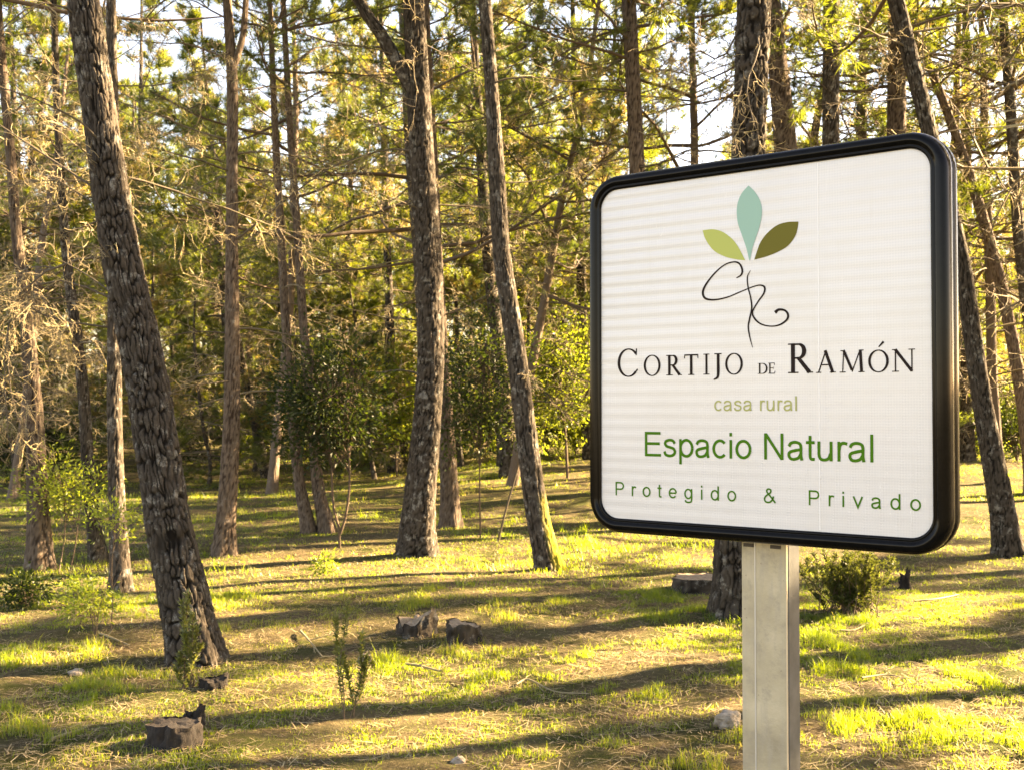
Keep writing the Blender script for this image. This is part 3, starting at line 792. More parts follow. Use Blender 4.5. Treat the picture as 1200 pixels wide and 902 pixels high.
def pine(label, pts, height, seed, d=None, bark='bark', seg=48, step=.022, plate=(.045, .13), depth=.016, flare=.35, limbs=(), n_dead=10, dead_z=(1.2, 5.0), dead_len=1.3, crown=0, crown_scale=1.0, crown_z=None,
         moss=None, fork=None, twig=(6, 4), n4=0, name='pine_tree', thick=1.0, snag=False, base_off=None):
    """a pine whose trunk follows pixel waypoints (x, y, width) from top to base, at the depth of its base"""
    r = np.random.default_rng(seed)
    bx, by, bw = pts[-1]
    if d is None:
        g = on_ground(bx, by); d = float(g[1])
    g = at(bx, by, d); gz = float(ground_z(g[0], g[1]))
    P = [at(x, y, d) for x, y, w_ in pts[::-1]]; R = [w_ * d / FPX / 2 for x, y, w_ in pts[::-1]]
    P[0][2] = min(P[0][2], gz)
    P = np.array(P); R = np.array(R)
    P = np.vstack([P[0] + (P[0] - P[1]) * .0 + np.array([0, 0, -.18]), P]); R = np.concatenate([[R[0]], R])
    top = P[-1]; dirn = unit(P[-1] - P[-2])
    if not snag:
        hh = gz + height - top[2]
        if hh > .3:
            dv = unit(dirn * np.array([1, 1, 1]) + np.array([0, 0, .35]))
            P = np.vstack([P, top + dirn * hh * .3, top + dirn * hh * .3 + dv * hh * .7]); R = np.concatenate([R, [R[-1] * .8, .02]])
    root = empty(name, tuple(float(c) for c in (g[0], d, gz)))
    org = np.array([g[0], d, gz]); BASES.append((g[0], d, R[0]))
    cs = spline(np.column_stack([P, R]), 10); Pf, Rf = cs[:, :3], np.maximum(cs[:, 3], .012)
    vis_top = EYE[2] + 500 / FPX * d + .3
    def stepper(s_): return step if s_ < vis_top else .25
    Ps, Rs, ss = resample(Pf, Rf, stepper)
    acc = Acc()
    trunk_mesh(acc, Ps - org, Rs, np.maximum(ss - .18, 0), seg, plate, depth, seed, flare, moss)
    if fork:
        for fp in fork:
            F = np.array([at(x, y, d) for x, y, w_ in fp]); FR = np.array([w_ * d / FPX / 2 for x, y, w_ in fp])
            fd = unit(F[-1] - F[-2]); F = np.vstack([F, F[-1] + fd * 1.2 + np.array([0, 0, .3]), F[-1] + fd * 2.2 + np.array([0, 0, 1.2])]); FR = np.concatenate([FR, [FR[-1] * .7, .012]])
            fs = spline(np.column_stack([F, FR]), 8); fP, fR, fS = resample(fs[:, :3], fs[:, 3], lambda s_: step * 1.3)
            trunk_mesh(acc, fP - org, fR, fS + 1.5, max(12, seg // 2), plate, depth * .7, seed + 5, 0)
    link('trunk', acc.mesh('trunk', M[bark]), root)
    zax = lambda z: np.stack([np.interp(z, Ps[:, 2], Ps[:, i]) for i in range(3)], 1)
    # limbs traced from the photograph, then wandering ones
    def one_branch(path, ln, sides, wmax, var, nt, dr):
        a_ = Acc(); wmin = .006
        tubes(a_, path[None] - org, np.linspace(1, .32, 8)[None] * min(max(.010 * ln, wmin), wmax) * thick, sides, var=var)
        dead_twigs(a_, r, path[None] - org, np.array([ln]), nt[0], nt[1], dr, thick, n4)
        link('dead_branch', a_.mesh('dead_branch', M['dead']), root)
    for lp in limbs:
        dz = lp[0] if not isinstance(lp[0], tuple) else 0.0
        pp = lp[1:] if not isinstance(lp[0], tuple) else lp
        A = np.array([at(x, y, d + dz * i / max(1, len(pp) - 1)) for i, (x, y) in enumerate(pp)])
        sp = spline(A, 6); ln = np.linalg.norm(np.diff(sp, axis=0), axis=1).sum()
        Pr, _, _ = resample(sp, np.ones(len(sp)), lambda s_: ln / 7.001)
        one_branch(Pr[:8], ln, 5, .017, .12, (twig[0] + 3, twig[1] + 1), .12)
    if n_dead:
        A, LLa = limb_paths(r, zax, gz + dead_z[0], gz + dead_z[1], n_dead, lambda f: dead_len * (1 - .25 * f), lambda f: .1 + .1 * f, 8, .09, .025, r.random() * 6)
        for A_, l_ in zip(A, LLa): one_branch(A_, l_, 4, .016, float(np.clip(r.normal(.25, .12), 0, 1)), twig, .09)
    if crown is not None and not snag:
        cz = gz + (crown_z if crown_z else height * .52)
        c0 = zax(np.array([cz]))[0]; c1 = zax(np.array([gz + height * .97]))[0]
        place_crown(root, crown, tuple(c0 - org), tuple(c1 - c0), (height - (cz - gz)) / CROWN_L[crown] * crown_scale, r.random() * 6)
    tag(root, label, 'tree')
    return root

def moss_right(U, S, V):
    x = V[..., 0] - V[..., 0].mean(axis=1, keepdims=True); w_ = np.abs(x).max(axis=1, keepdims=True)
    y = V[..., 1] - V[..., 1].mean(axis=1, keepdims=True)
    a = np.clip((x / w_ - .05) * 1.6, 0, 1) * np.clip(1 - S / .75, 0, 1) ** .6
    return np.clip(a * (.4 + 1.6 * vnoise(S * 12, U * 40)), 0, 1)

pine('stout leaning pine with deeply furrowed bark beside the dark sawn stump', [(98, 0, 38), (119, 150, 39), (141, 300, 43), (173, 450, 47), (196, 600, 51), (216, 700, 56), (228, 775, 58)], 11.5, 11,
     seg=160, step=.0085, plate=(.034, .125), depth=.022, flare=.28, crown=0, n_dead=5, dead_z=(4.6, 5.6), thick=.8,
     limbs=[[-.5, (100, 27), (67, 4), (33, 10), (0, 37), (-40, 80)], [-.6, (132, 185), (100, 147), (50, 120), (0, 103), (-50, 98)], [.3, (107, 218), (60, 187), (15, 157), (-25, 130)],
            [.2, (108, 237), (65, 210), (35, 200)], [-.3, (125, 213), (103, 183), (85, 163)], [.2, (135, 346), (95, 318), (35, 288)], [-.4, (140, 314), (120, 290), (103, 266)]])
pine('forked grey pine standing upright beside a lit snag', [(484, 0, 24), (490, 100, 27), (496, 200, 29), (502, 300, 31), (505, 400, 33), (500, 500, 35), (491, 600, 39), (490, 650, 41)], 12.5, 12, seg=68, step=.024, plate=(.042, .13), depth=.018,
     flare=.28, crown=2, n_dead=7, dead_z=(3.6, 5.8), thick=.8, fork=[[(497, 125, 20), (474, 88, 17), (447, 42, 15), (420, 0, 13)]],
     limbs=[[.4, (482, 177), (450, 176), (400, 192), (345, 215)], [-.3, (483, 72), (440, 58), (395, 53), (350, 60)], [.3, (470, 88), (420, 90), (400, 108), (380, 135)], [.5, (485, 215), (460, 235), (430, 245), (410, 262)], [-.5, (500, 70), (530, 60), (552, 75)]])
pine('slim leaning pine with yellow moss at its foot', [(568, 0, 16), (576, 100, 17), (582, 200, 20), (588, 300, 21), (603, 400, 22), (616, 500, 24), (630, 600, 26), (645, 668, 28)], 11.5, 13, seg=58, step=.025, plate=(.034, .16), depth=.012, flare=.32, crown=1, n_dead=5,
     dead_z=(4.6, 6.0), moss=moss_right, thick=.8, limbs=[[.2, (616, 510), (608, 508), (600, 509)], [-.2, (613, 441), (622, 438), (626, 452)], [.5, (586, 215), (640, 210), (690, 185)]])
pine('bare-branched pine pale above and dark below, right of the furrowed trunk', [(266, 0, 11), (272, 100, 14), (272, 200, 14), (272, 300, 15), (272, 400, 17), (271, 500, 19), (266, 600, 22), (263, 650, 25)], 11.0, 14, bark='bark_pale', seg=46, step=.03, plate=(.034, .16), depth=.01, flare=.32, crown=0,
     crown_z=6.2, n_dead=20, dead_z=(1.6, 6.3), dead_len=1.35, twig=(7, 5), n4=0, thick=.95, fork=[[(272, 85, 9), (284, 45, 8), (288, 0, 7)]],
     limbs=[[.2, (277, 268), (292, 235), (304, 215), (325, 208)], [-.6, (272, 285), (310, 255), (360, 215), (400, 190)], [.3, (268, 135), (240, 122), (215, 128), (190, 112)], [.1, (277, 292), (300, 285), (325, 280)], [.3, (266, 425), (235, 415), (205, 428)]])
pine('straight dark pine partly hidden behind the furrowed leaning trunk', [(130, 0, 11), (133, 150, 13), (134, 300, 15), (134, 450, 17), (137, 580, 20), (143, 693, 24)], 11, 15, seg=46, step=.03, plate=(.034, .16), depth=.011, flare=.32, crown=3, n_dead=9, dead_z=(3.4, 6), dead_len=1.6, thick=.75, n4=3, twig=(10, 6),
     limbs=[[-.5, (131, 384), (80, 377), (40, 365), (0, 345), (-45, 325)], [-.3, (131, 416), (95, 412), (70, 405)], [.3, (137, 101), (187, 100), (233, 88), (262, 70)], [.2, (137, 128), (190, 155), (225, 165)], [-.3, (131, 350), (80, 330), (40, 335), (0, 380), (-20, 440)], [-.4, (133, 300), (70, 310), (20, 350), (5, 430), (10, 500)]])
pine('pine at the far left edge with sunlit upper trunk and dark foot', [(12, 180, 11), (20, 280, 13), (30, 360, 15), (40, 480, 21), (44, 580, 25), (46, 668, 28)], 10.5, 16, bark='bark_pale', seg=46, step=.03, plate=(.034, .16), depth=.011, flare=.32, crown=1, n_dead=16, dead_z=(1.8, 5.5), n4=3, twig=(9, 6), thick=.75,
     limbs=[[-.2, (20, 300), (40, 330), (60, 370), (75, 420)], [-.3, (28, 350), (10, 400), (15, 470), (40, 535)]])
pine('narrow pine curving behind the leafy saplings at left', [(63, 0, 8), (68, 150, 9), (78, 300, 11), (97, 450, 13), (104, 560, 15), (115, 658, 19)], 10.5, 17, seg=40, step=.03, plate=(.03, .08), depth=.008, flare=.32, crown=2, n_dead=18, dead_z=(2.2, 6.2), dead_len=1.2, n4=1)
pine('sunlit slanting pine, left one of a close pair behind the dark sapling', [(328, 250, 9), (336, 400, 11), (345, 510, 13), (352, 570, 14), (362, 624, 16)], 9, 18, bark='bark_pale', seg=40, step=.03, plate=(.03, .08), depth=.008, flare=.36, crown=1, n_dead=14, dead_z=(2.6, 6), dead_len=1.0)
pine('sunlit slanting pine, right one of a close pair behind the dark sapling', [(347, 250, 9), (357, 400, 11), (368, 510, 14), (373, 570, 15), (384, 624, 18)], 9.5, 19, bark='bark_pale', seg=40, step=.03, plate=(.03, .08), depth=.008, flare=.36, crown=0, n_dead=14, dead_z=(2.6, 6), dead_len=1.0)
pine('thin pine leaning left at the edge of the shady wood', [(262, 320, 7), (281, 410, 9), (295, 480, 10), (313, 560, 13)], 8, 20, seg=32, step=.04, plate=(.04, .1), depth=.008, crown=1, n_dead=12, dead_z=(2, 5.5), dead_len=1.2)
pine('pine with bright green shrub at its trunk, near the wood edge', [(452, 230, 9), (455, 330, 10), (458, 430, 12), (462, 553, 15)], 12, 21, seg=32, step=.04, plate=(.04, .1), depth=.008, crown=3, n_dead=18, dead_z=(2, 7), dead_len=1.6)
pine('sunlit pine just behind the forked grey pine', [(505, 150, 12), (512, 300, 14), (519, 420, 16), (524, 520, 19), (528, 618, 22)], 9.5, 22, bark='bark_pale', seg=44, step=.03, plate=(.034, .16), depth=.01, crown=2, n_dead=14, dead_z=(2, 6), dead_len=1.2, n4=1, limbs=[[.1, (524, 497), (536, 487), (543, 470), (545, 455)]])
pine('dark pine showing behind the slim mossy-footed trunk', [(562, 150, 11), (568, 250, 13), (577, 350, 15), (590, 450, 17), (597, 540, 20)], 12, 23, d=21, seg=32, step=.04, plate=(.04, .1), depth=.009, crown=0, n_dead=16, dead_z=(2.5, 7), dead_len=1.6)
pine('grey pine just left of the black-framed board', [(676, 150, 9), (680, 250, 10), (683, 400, 12), (690, 540, 14)], 12, 24, d=25, seg=32, step=.04, plate=(.04, .1), depth=.009, crown=1, n_dead=16, dead_z=(3, 7.5), dead_len=1.7)
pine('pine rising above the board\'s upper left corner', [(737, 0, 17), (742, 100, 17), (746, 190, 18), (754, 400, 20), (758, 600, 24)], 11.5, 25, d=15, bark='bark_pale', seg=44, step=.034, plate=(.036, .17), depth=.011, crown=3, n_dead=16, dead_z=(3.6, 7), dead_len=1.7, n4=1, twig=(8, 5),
     limbs=[[.3, (732, 36), (680, 34), (625, 35), (590, 42)], [-.4, (732, 48), (692, 48), (650, 75), (600, 95)], [.3, (735, 107), (685, 105), (640, 125), (600, 140)], [-.3, (750, 110), (790, 95), (815, 60)], [-.5, (748, 160), (775, 130), (800, 90)]])
pine('thick dark furrowed pine standing right behind the sign post', [(883, 0, 42), (877, 170, 42), (868, 420, 43), (861, 600, 44), (860, 722, 47)], 11, 26, seg=96, step=.016, plate=(.045, .17), depth=.027, flare=.36, crown=2, n_dead=4, dead_z=(3.8, 5.2), n4=1, thick=.8,
     limbs=[[-.4, (900, 35), (925, 12), (960, -5)], [-.5, (868, 30), (845, 70), (815, 60), (780, 100)], [-.5, (880, 20), (890, 55), (875, 100), (885, 150)], [-.4, (868, 60), (872, 90), (858, 140), (864, 175)]])
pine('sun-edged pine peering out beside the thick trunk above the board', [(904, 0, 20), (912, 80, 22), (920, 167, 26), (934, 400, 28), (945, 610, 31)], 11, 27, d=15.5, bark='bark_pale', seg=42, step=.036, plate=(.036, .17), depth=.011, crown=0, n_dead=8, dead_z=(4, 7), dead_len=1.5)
pine('upright pine above the middle of the board\'s top edge', [(974, 0, 20), (974, 160, 21), (975, 400, 22), (976, 600, 25)], 11.5, 28, d=15, seg=42, step=.036, plate=(.036, .17), depth=.011, crown=1, n_dead=16, dead_z=(4, 7), dead_len=1.7, n4=1, limbs=[[-.3, (982, 60), (1010, 57), (1040, 65)], [.3, (966, 65), (940, 70), (915, 85)]])
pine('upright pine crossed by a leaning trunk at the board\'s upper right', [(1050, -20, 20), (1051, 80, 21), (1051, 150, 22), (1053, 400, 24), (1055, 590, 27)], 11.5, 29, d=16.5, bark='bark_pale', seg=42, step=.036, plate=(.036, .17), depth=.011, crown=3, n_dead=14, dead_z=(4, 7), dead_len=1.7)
pine('leaning pine passing behind the board\'s right edge', [(1050, 0, 19), (1088, 150, 19), (1125, 300, 20), (1148, 450, 22), (1168, 560, 26), (1183, 650, 29)], 11, 30, seg=58, step=.025, plate=(.034, .16), depth=.012, flare=.36, crown=1, n_dead=9, dead_z=(3.6, 6), dead_len=1.5, n4=1, thick=.9,
     limbs=[[-.3, (1075, 90), (1120, 75), (1170, 55), (1210, 30)], [-.4, (1100, 195), (1150, 185), (1210, 168)], [.3, (1065, 60), (1045, 65), (1010, 40)]])
pine('thin pine leaning off the right edge of the picture', [(1090, 80, 10), (1132, 192, 11), (1167, 310, 13), (1190, 420, 14), (1202, 500, 15), (1210, 570, 17)], 9.5, 31, d=17, bark='bark_pale', seg=44, step=.03, plate=(.034, .16), depth=.009, crown=0, n_dead=14, dead_z=(3, 6.5), dead_len=1.6, n4=1,
     limbs=[[-.3, (1185, 150), (1160, 120), (1120, 70)], [.2, (1150, 250), (1180, 225), (1215, 215)]])
pine('dark pine seen between the board and the leaning trunk', [(1132, 150, 12), (1132, 300, 14), (1133, 450, 16), (1134, 545, 18)], 12, 32, d=22, seg=32, step=.04, plate=(.04, .1), depth=.009, crown=2, n_dead=16, dead_z=(2.5, 7), dead_len=1.6)

# ------------------------------------------------------------------ the wood behind: a few full trees, copied as individuals
def tree_proto(seed, H, r0, crown_i, lean, n_dead, bark, c_low=.3):
    r = np.random.default_rng(seed)
    k = 7; z = np.linspace(-.15, H, k); x = lean * np.clip(z / H, 0, 1) ** 1.3 + np.cumsum(r.normal(0, .06, k)); y = np.cumsum(r.normal(0, .06, k)); x -= x[0]; y -= y[0]
    P = np.column_stack([x, y, z]); R = np.interp(z / H, [0, .5, 1], [r0, r0 * .72, .02])
    cs = spline(np.column_stack([P, R]), 6); Ps, Rs, ss = resample(cs[:, :3], cs[:, 3], lambda s_: .12)
    a = Acc(); trunk_mesh(a, Ps, Rs, np.maximum(ss - .15, 0), 14, None, .0, seed, .3)
    tm = a.mesh('trunk', M[bark])
    zax = lambda q: np.stack([np.interp(q, Ps[:, 2], Ps[:, i]) for i in range(3)], 1)
    a = Acc()
    A, L = limb_paths(r, zax, H * .14, H * .6, n_dead, lambda f: 1.7 - .3 * f, lambda f: .05 + .15 * f, 8, .1, .03)
    tubes(a, A, np.linspace(1, .3, 8)[None] * np.clip(.011 * L, .007, .02)[:, None], 4, var=np.clip(r.normal(.3, .15, len(A)), 0, 1))
    dead_twigs(a, r, A, L, 7, 5, .09, 1.6)
    dm = a.mesh('dead_branches', M['dead'])
    c0 = zax(np.array([H * c_low]))[0]; c1 = zax(np.array([H * .98]))[0]
    return tm, dm, crown_i, c0, c1, zax
PROTOS = [tree_proto(201, 12.0, .11, 4, .9, 34, 'bark'), tree_proto(202, 10.0, .085, 5, -1.2, 36, 'bark_pale'), tree_proto(203, 13.0, .12, 6, .5, 36, 'bark'), tree_proto(204, 8.5, .075, 5, 1.6, 34, 'bark_pale'), tree_proto(205, 11.0, .09, 4, -.7, 38, 'bark_pale'), tree_proto(206, 5.2, .06, 5, .3, 14, 'bark', .12), tree_proto(207, 4.2, .05, 4, -.4, 12, 'bark', .08)]
NAMED_PX = [(46, 'far-left pine'), (228, 'furrowed pine'), (375, 'slanting pair'), (490, 'forked pine'), (645, 'mossy-footed pine'), (693, 'board')]

def forest_tree(x, y, i, scale, spin, label, group, tilt=.07, crown=None):
    tm, dm, ci, c0, c1, _ = PROTOS[i]
    if crown is not None: ci = crown
    root = empty('pine_tree', (x, y, float(ground_z(x, y)))); root.rotation_euler = (float(np.sin(spin * 7)) * tilt, float(np.cos(spin * 5)) * tilt, spin); root.scale = (scale,) * 3
    link('trunk', tm, root); link('dead_branches', dm, root)['kind'] = 'stuff'
    if ci >= 0: place_crown(root, ci, tuple(c0), tuple(c1 - c0), float(np.linalg.norm(c1 - c0)) / CROWN_L[ci], spin * 3)
    tag(root, label, 'tree', group)

fr = np.random.default_rng(55)
cells = []
sp = 4.3
for gy_ in np.arange(20.0, 47.0, sp):
    for gx_ in np.arange(-.47 * gy_ - 3.5, .47 * gy_ + 3.5, sp):
        x = gx_ + fr.uniform(-.45, .45) * sp; y = gy_ + fr.uniform(-.45, .45) * sp
        px = 600 + x / y * FPX
        if y < 23.5 or (px > 700 and y > 25 and fr.random() < .78): continue
        cells.append((x, y, px))
ORD = 'first second third fourth fifth sixth seventh eighth ninth tenth eleventh twelfth thirteenth fourteenth fifteenth sixteenth seventeenth eighteenth nineteenth twentieth'.split() + ['later'] * 40
seen_in = {}
def nth(place):
    seen_in[place] = seen_in.get(place, 0) + 1
    return ORD[seen_in[place] - 1]
for x, y, px in sorted(cells, key=lambda c_: c_[2]):
    far_ = 'nearer' if y < 34 else 'farther'
    if px < 46: place = 'beyond the far-left pine'
    elif px >= 693 and px < 1125: place = 'rising behind the board'
    elif px >= 1125: place = 'at the right edge'
    else:
        for (a_, na), (b_, nb) in zip(NAMED_PX[:-1], NAMED_PX[1:]):
            if a_ <= px < b_: place = 'between %s and %s' % (na, nb)
    lab = '%s %s background pine from the left, %s' % (nth(far_ + place), far_, place)
    forest_tree(float(x), float(y), int(fr.integers(5)), float(fr.uniform(.8, 1.2)), float(fr.uniform(0, 6.28)), lab, 'pines of the wood behind the clearing')
# trees to the right of the view: their shade falls across the clearing
SHADE = [(8.2, 5.0), (11.0, 5.9), (10.6, 8.9), (16.2, 10.4), (18.0, 15.0)]
for i, (x, y) in enumerate(SHADE):
    forest_tree(x, y, i % 5, .85 + .3 * fr.random(), float(fr.uniform(0, 6.28)), 'pine beyond the right edge shading the clearing', 'pines outside the view that shade the clearing')

for x, y, i, lab in ((5.2, 8.1, 2, 'first'), (6.7, 11.3, 0, 'second')):  # added out of view, crowns left off, to lay bands of trunk shade
    forest_tree(x, y, i, 1.5, x, '%s unseen crownless pine beyond the right edge, added to throw a trunk shadow' % lab, None, .02, -1)
# one more, added out of view so its stem blocks the post's sun
o_ = PROTOS[2][5](np.array([3.7]))[0]
forest_tree(.597 + 5.71 - float(o_[0]), 2.626 + 1.85 - float(o_[1]), 2, 1.0, 0.0, 'unseen pine beyond the right edge, added to shade the sign post', None, 0.0)
# young pines of the wood edge
for k_, (px, d_, i, sc_) in enumerate(((20, 23, 5, 1.0), (95, 27, 6, 1.1), (175, 24, 5, 1.0), (215, 29, 6, 1.2), (245, 23, 6, .9), (300, 27, 5, 1.1), (345, 24, 6, 1.0), (410, 29, 5, 1.1), (440, 24, 6, .95), (540, 25, 5, 1.05), (575, 29, 6, 1.2), (625, 24, 5, 1.0), (675, 28, 5, 1.2), (735, 24, 5, 1.1), (1120, 25, 5, 1.0), (1160, 22, 6, 1.0), (1192, 26, 5, 1.1), (60, 31, 5, 1.3), (500, 32, 5, 1.3), (140, 33, 5, 1.3))):
    q_ = at(px, 500, d_)
    forest_tree(float(q_[0]), float(d_), i, sc_, px * 1.7, '%s from the left of the young bushy pines at the wood edge' % ORD[sorted(range(20), key=lambda z_: [20, 95, 175, 215, 245, 300, 345, 410, 440, 540, 575, 625, 675, 735, 1120, 1160, 1192, 60, 500, 140][z_]).index(k_)], 'young pines at the wood edge')

# nearer background pines whose stems stand behind the front row
for px, d_, i, sc_, lab in ((14, 19.5, 1, .95, 'background pine close behind the far-left pine'), (318, 20.5, 4, 1.0, 'background pine between the bare-branched pine and the slanting pair'),
                            (503, 18.5, 2, .9, 'background pine in line behind the forked grey pine'), (600, 19.5, 1, 1.0, 'background pine in line behind the slim mossy-footed pine'), 
                            (800, 18.0, 4, 1.0, 'background pine between the thick trunk and the board\'s upper left corner'), (1006, 19.5, 2, 1.0, 'background pine behind the right half of the board'), (930, 20.5, 0, 1.0, 'background pine behind the middle of the board'), (1095, 20.0, 1, 1.1, 'background pine behind the board\'s right edge'),
                            (1172, 18.5, 4, 1.0, 'background pine behind the foot of the right leaning trunk'), (1225, 16.5, 0, .95, 'pine just past the right edge reaching branches into view')):
    q_ = at(px, 500, d_); forest_tree(float(q_[0]), d_, i, sc_, px * .77, lab, None, .07, px % 4)

# far wood: one mass of stems and needle clumps
def far_wood():
    r = np.random.default_rng(77); wood = Acc(); fol = Acc(); n = 190
    y = r.uniform(47, 85, n); x = r.uniform(-1, 1, n) * (.5 * y + 4); z = ground_z(x, y); H = r.uniform(9, 14, n)
    P = np.stack([np.stack([x + r.normal(0, .25, n) * t_, y, z - .3 + H * t_], 1) for t_ in np.linspace(0, 1, 5)], 1)
    tubes(wood, P, np.linspace(1, .2, 5)[None] * r.uniform(.1, .18, n)[:, None], 6, crack=.8, moss=0.)
    m = 66
    t_ = r.uniform(.08, 1, (n, m)); a = r.uniform(0, 6.28, (n, m)); rad = 2.3 * (1.15 - t_) ** .6 * np.sqrt(r.random((n, m)))
    C = np.stack([x[:, None] + rad * np.cos(a), y[:, None] + rad * np.sin(a), z[:, None] + H[:, None] * t_ + r.normal(0, .2, (n, m))], -1).reshape(-1, 3)
    needles(fol, r, C, np.tile([0, 0, 1.], (len(C), 1)) + r.normal(0, .4, (len(C), 3)), 16, .66, .05, 1.2)
    m = 11
    S = P[:, 1][:, None] + (P[:, 3] - P[:, 1])[:, None] * r.random((n, m))[..., None]
    D = r.normal(0, 1, (n * m, 3)); D[:, 2] *= .3
    Pd = grow(r, S.reshape(-1, 3), D, r.uniform(.8, 2.2, n * m), 5, .15, .04)
    a2 = Acc(); tubes(a2, Pd, np.linspace(1, .4, 5)[None] * .016 * np.ones((n * m, 1)), 3, var=.5)
    S, D, L2 = sprout(r, Pd, np.full(n * m, 1.5), 4, .2, .9, -.2, (.25, .5)); P2 = grow(r, S, D, L2, 4, .2, .1, .15)
    tubes(a2, P2, np.linspace(1, .5, 4)[None] * .009 * np.ones((len(P2), 1)), 3, var=.65)
    root = empty('far_wood', (0, 60, 2)); off = np.array([0, 60, 2.])
    for acc_, nm, mt in ((wood, 'trunks', 'bark'), (fol, 'foliage', 'needle'), (a2, 'twigs', 'dead')):
        acc_.v = [v_ - off for v_ in acc_.v]
        o = link(nm, acc_.mesh(nm, M[mt]), root); o['kind'] = 'stuff'
    tag(root, 'dense far pine wood closing off the view', 'woodland', kind='stuff')
far_wood()

# ------------------------------------------------------------------ saplings, shrubs and herbs
def leafy(name, label, base, stems, centre, radii, n, mat, leaf=(.06, .028), seed=0, stem_r=.012, twigs=60, stem_mat='twig', group=None, cat='shrub', clump=.12):
    """stems (paths in world) carrying a crown of separate leaves gathered in sprays"""
    r = np.random.default_rng(seed)
    base = np.asarray(base, float)
    root = empty(name, tuple(float(c) for c in base))
    acc = Acc()
    tips = []
    for st_ in stems:
        sp_ = spline(np.asarray(st_, float), 6); ln = np.linalg.norm(np.diff(sp_, axis=0), axis=1).sum()
        Pr, _, _ = resample(sp_, np.ones(len(sp_)), lambda s_: ln / 11.001); Pr = Pr[:12]
        tubes(acc, Pr[None] - base, np.linspace(1, .45, len(Pr))[None] * stem_r, 6); tips.append(Pr)
    centre = np.asarray(centre, float); radii = np.asarray(radii, float)
    v = r.normal(0, 1, (twigs, 3)); v = unit(v); lob_ = .45 + .95 * vnoise(v[:, 0] * 1.7 + seed * 3.1, v[:, 2] * 1.7 + v[:, 1] + 11)[:, None]; v = v * lob_ * (r.random((twigs, 1)) ** .45); E_ = centre + v * radii * 1.1
    S = np.array([tips[r.integers(len(tips))][r.integers(4, len(tips[0]))] for _ in range(twigs)])
    mid = (S + E_) / 2 + r.normal(0, .04, (twigs, 3)) + np.array([0, 0, -.05])
    Pt = np.stack([S, (S + mid) / 2, mid, (mid + E_) / 2, E_], 1)
    tubes(acc, Pt - base, np.linspace(1, .4, 5)[None] * stem_r * .35 * np.ones((twigs, 1)), 3)
    link('stem', acc.mesh('stem', M[stem_mat]), root)
    acc = Acc()
    j = r.integers(0, twigs, n); cv = np.clip(r.normal(.5, .25, twigs), 0, 1)
    C = E_[j] + r.normal(0, clump, (n, 3)) * np.array([1, 1, .8])
    D = unit(C - E_[j]) + unit(E_[j] - S[j]) * .6 + r.normal(0, .4, (n, 3))
    leaves(acc, r, C - base, D, leaf[0], leaf[1], np.clip(cv[j] + r.normal(0, .15, n), 0, 1))
    link('foliage', acc.mesh('foliage', M[mat], False), root)
    return tag(root, label, cat, group)

g = on_ground(398, 642); d = g[1]
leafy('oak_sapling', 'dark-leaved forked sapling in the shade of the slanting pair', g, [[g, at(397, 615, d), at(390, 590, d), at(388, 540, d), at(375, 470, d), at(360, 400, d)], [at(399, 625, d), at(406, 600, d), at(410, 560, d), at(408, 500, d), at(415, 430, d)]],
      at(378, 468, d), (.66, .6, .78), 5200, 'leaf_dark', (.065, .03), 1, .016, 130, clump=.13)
g = on_ground(563, 630); d = g[1]
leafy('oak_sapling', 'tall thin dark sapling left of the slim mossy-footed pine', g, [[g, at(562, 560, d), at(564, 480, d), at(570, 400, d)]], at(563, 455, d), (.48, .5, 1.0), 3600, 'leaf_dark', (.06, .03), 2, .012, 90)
g = on_ground(665, 560); d = g[1]
leafy('oak_tree', 'bushy green oak sapling right of the slim mossy-footed pine', g, [[g, at(662, 500, d), at(655, 440, d), at(650, 390, d)]], at(650, 440, d), (.95, .9, 1.15), 5200, 'leaf_bright', (.085, .045), 3, .03, 120, clump=.2, cat='shrub')
p = at(465, 560, 24.0); p[2] = ground_z(p[0], p[1])
leafy('oak_shrub', 'bright green shrub clinging to a pine at the wood edge', p, [[p, at(463, 500, 24), at(467, 440, 24)]], at(467, 470, 24), (.45, .45, .95), 2400, 'leaf_bright', (.09, .05), 4, .02, 60, clump=.18)
g = on_ground(82, 668); d = g[1]
leafy('laurel_sapling', 'two-stemmed leafy sapling catching sun left of the furrowed pine', g, [[on_ground(69, 672), at(76, 620, d), at(72, 560, d), at(55, 545, d)], [g, at(88, 640, d), at(93, 600, d), at(100, 560, d)]], at(76, 570, d), (.42, .35, .36), 1700, 'leaf_bright', (.05, .02), 5, .007, 60, clump=.10)
g = on_ground(130, 742); d = g[1]
leafy('laurel_sapling', 'thin reddish-stemmed sapling with a tuft of pale leaves', g, [[g, at(132, 700, d), at(131, 660, d), at(136, 610, d)], [at(131, 690, d), at(142, 670, d), at(150, 640, d)]], at(136, 610, d), (.17, .15, .17), 330, 'leaf_bright', (.042, .015), 6, .004, 18, clump=.05)
g = on_ground(112, 748); d = g[1]
leafy('laurel_seedling', 'small bright yellow-green seedling shrub near the left edge', g, [[g, at(111, 720, d), at(108, 680, d)], [g, at(105, 715, d), at(95, 690, d)], [g, at(116, 715, d), at(124, 690, d)]], at(106, 698, d), (.18, .17, .19), 800, 'leaf_bright', (.042, .014), 7, .004, 36, clump=.045)
g = on_ground(30, 712); d = g[1]
leafy('dark_bush', 'low dark bush at the left edge under the far-left pine', g, [[g, at(30, 695, d), at(26, 680, d)], [g, at(36, 700, d), at(42, 685, d)]], at(30, 692, d), (.2, .2, .16), 900, 'leaf_dark', (.05, .02), 8, .006, 40, clump=.05)
g = on_ground(384, 674); d = g[1]
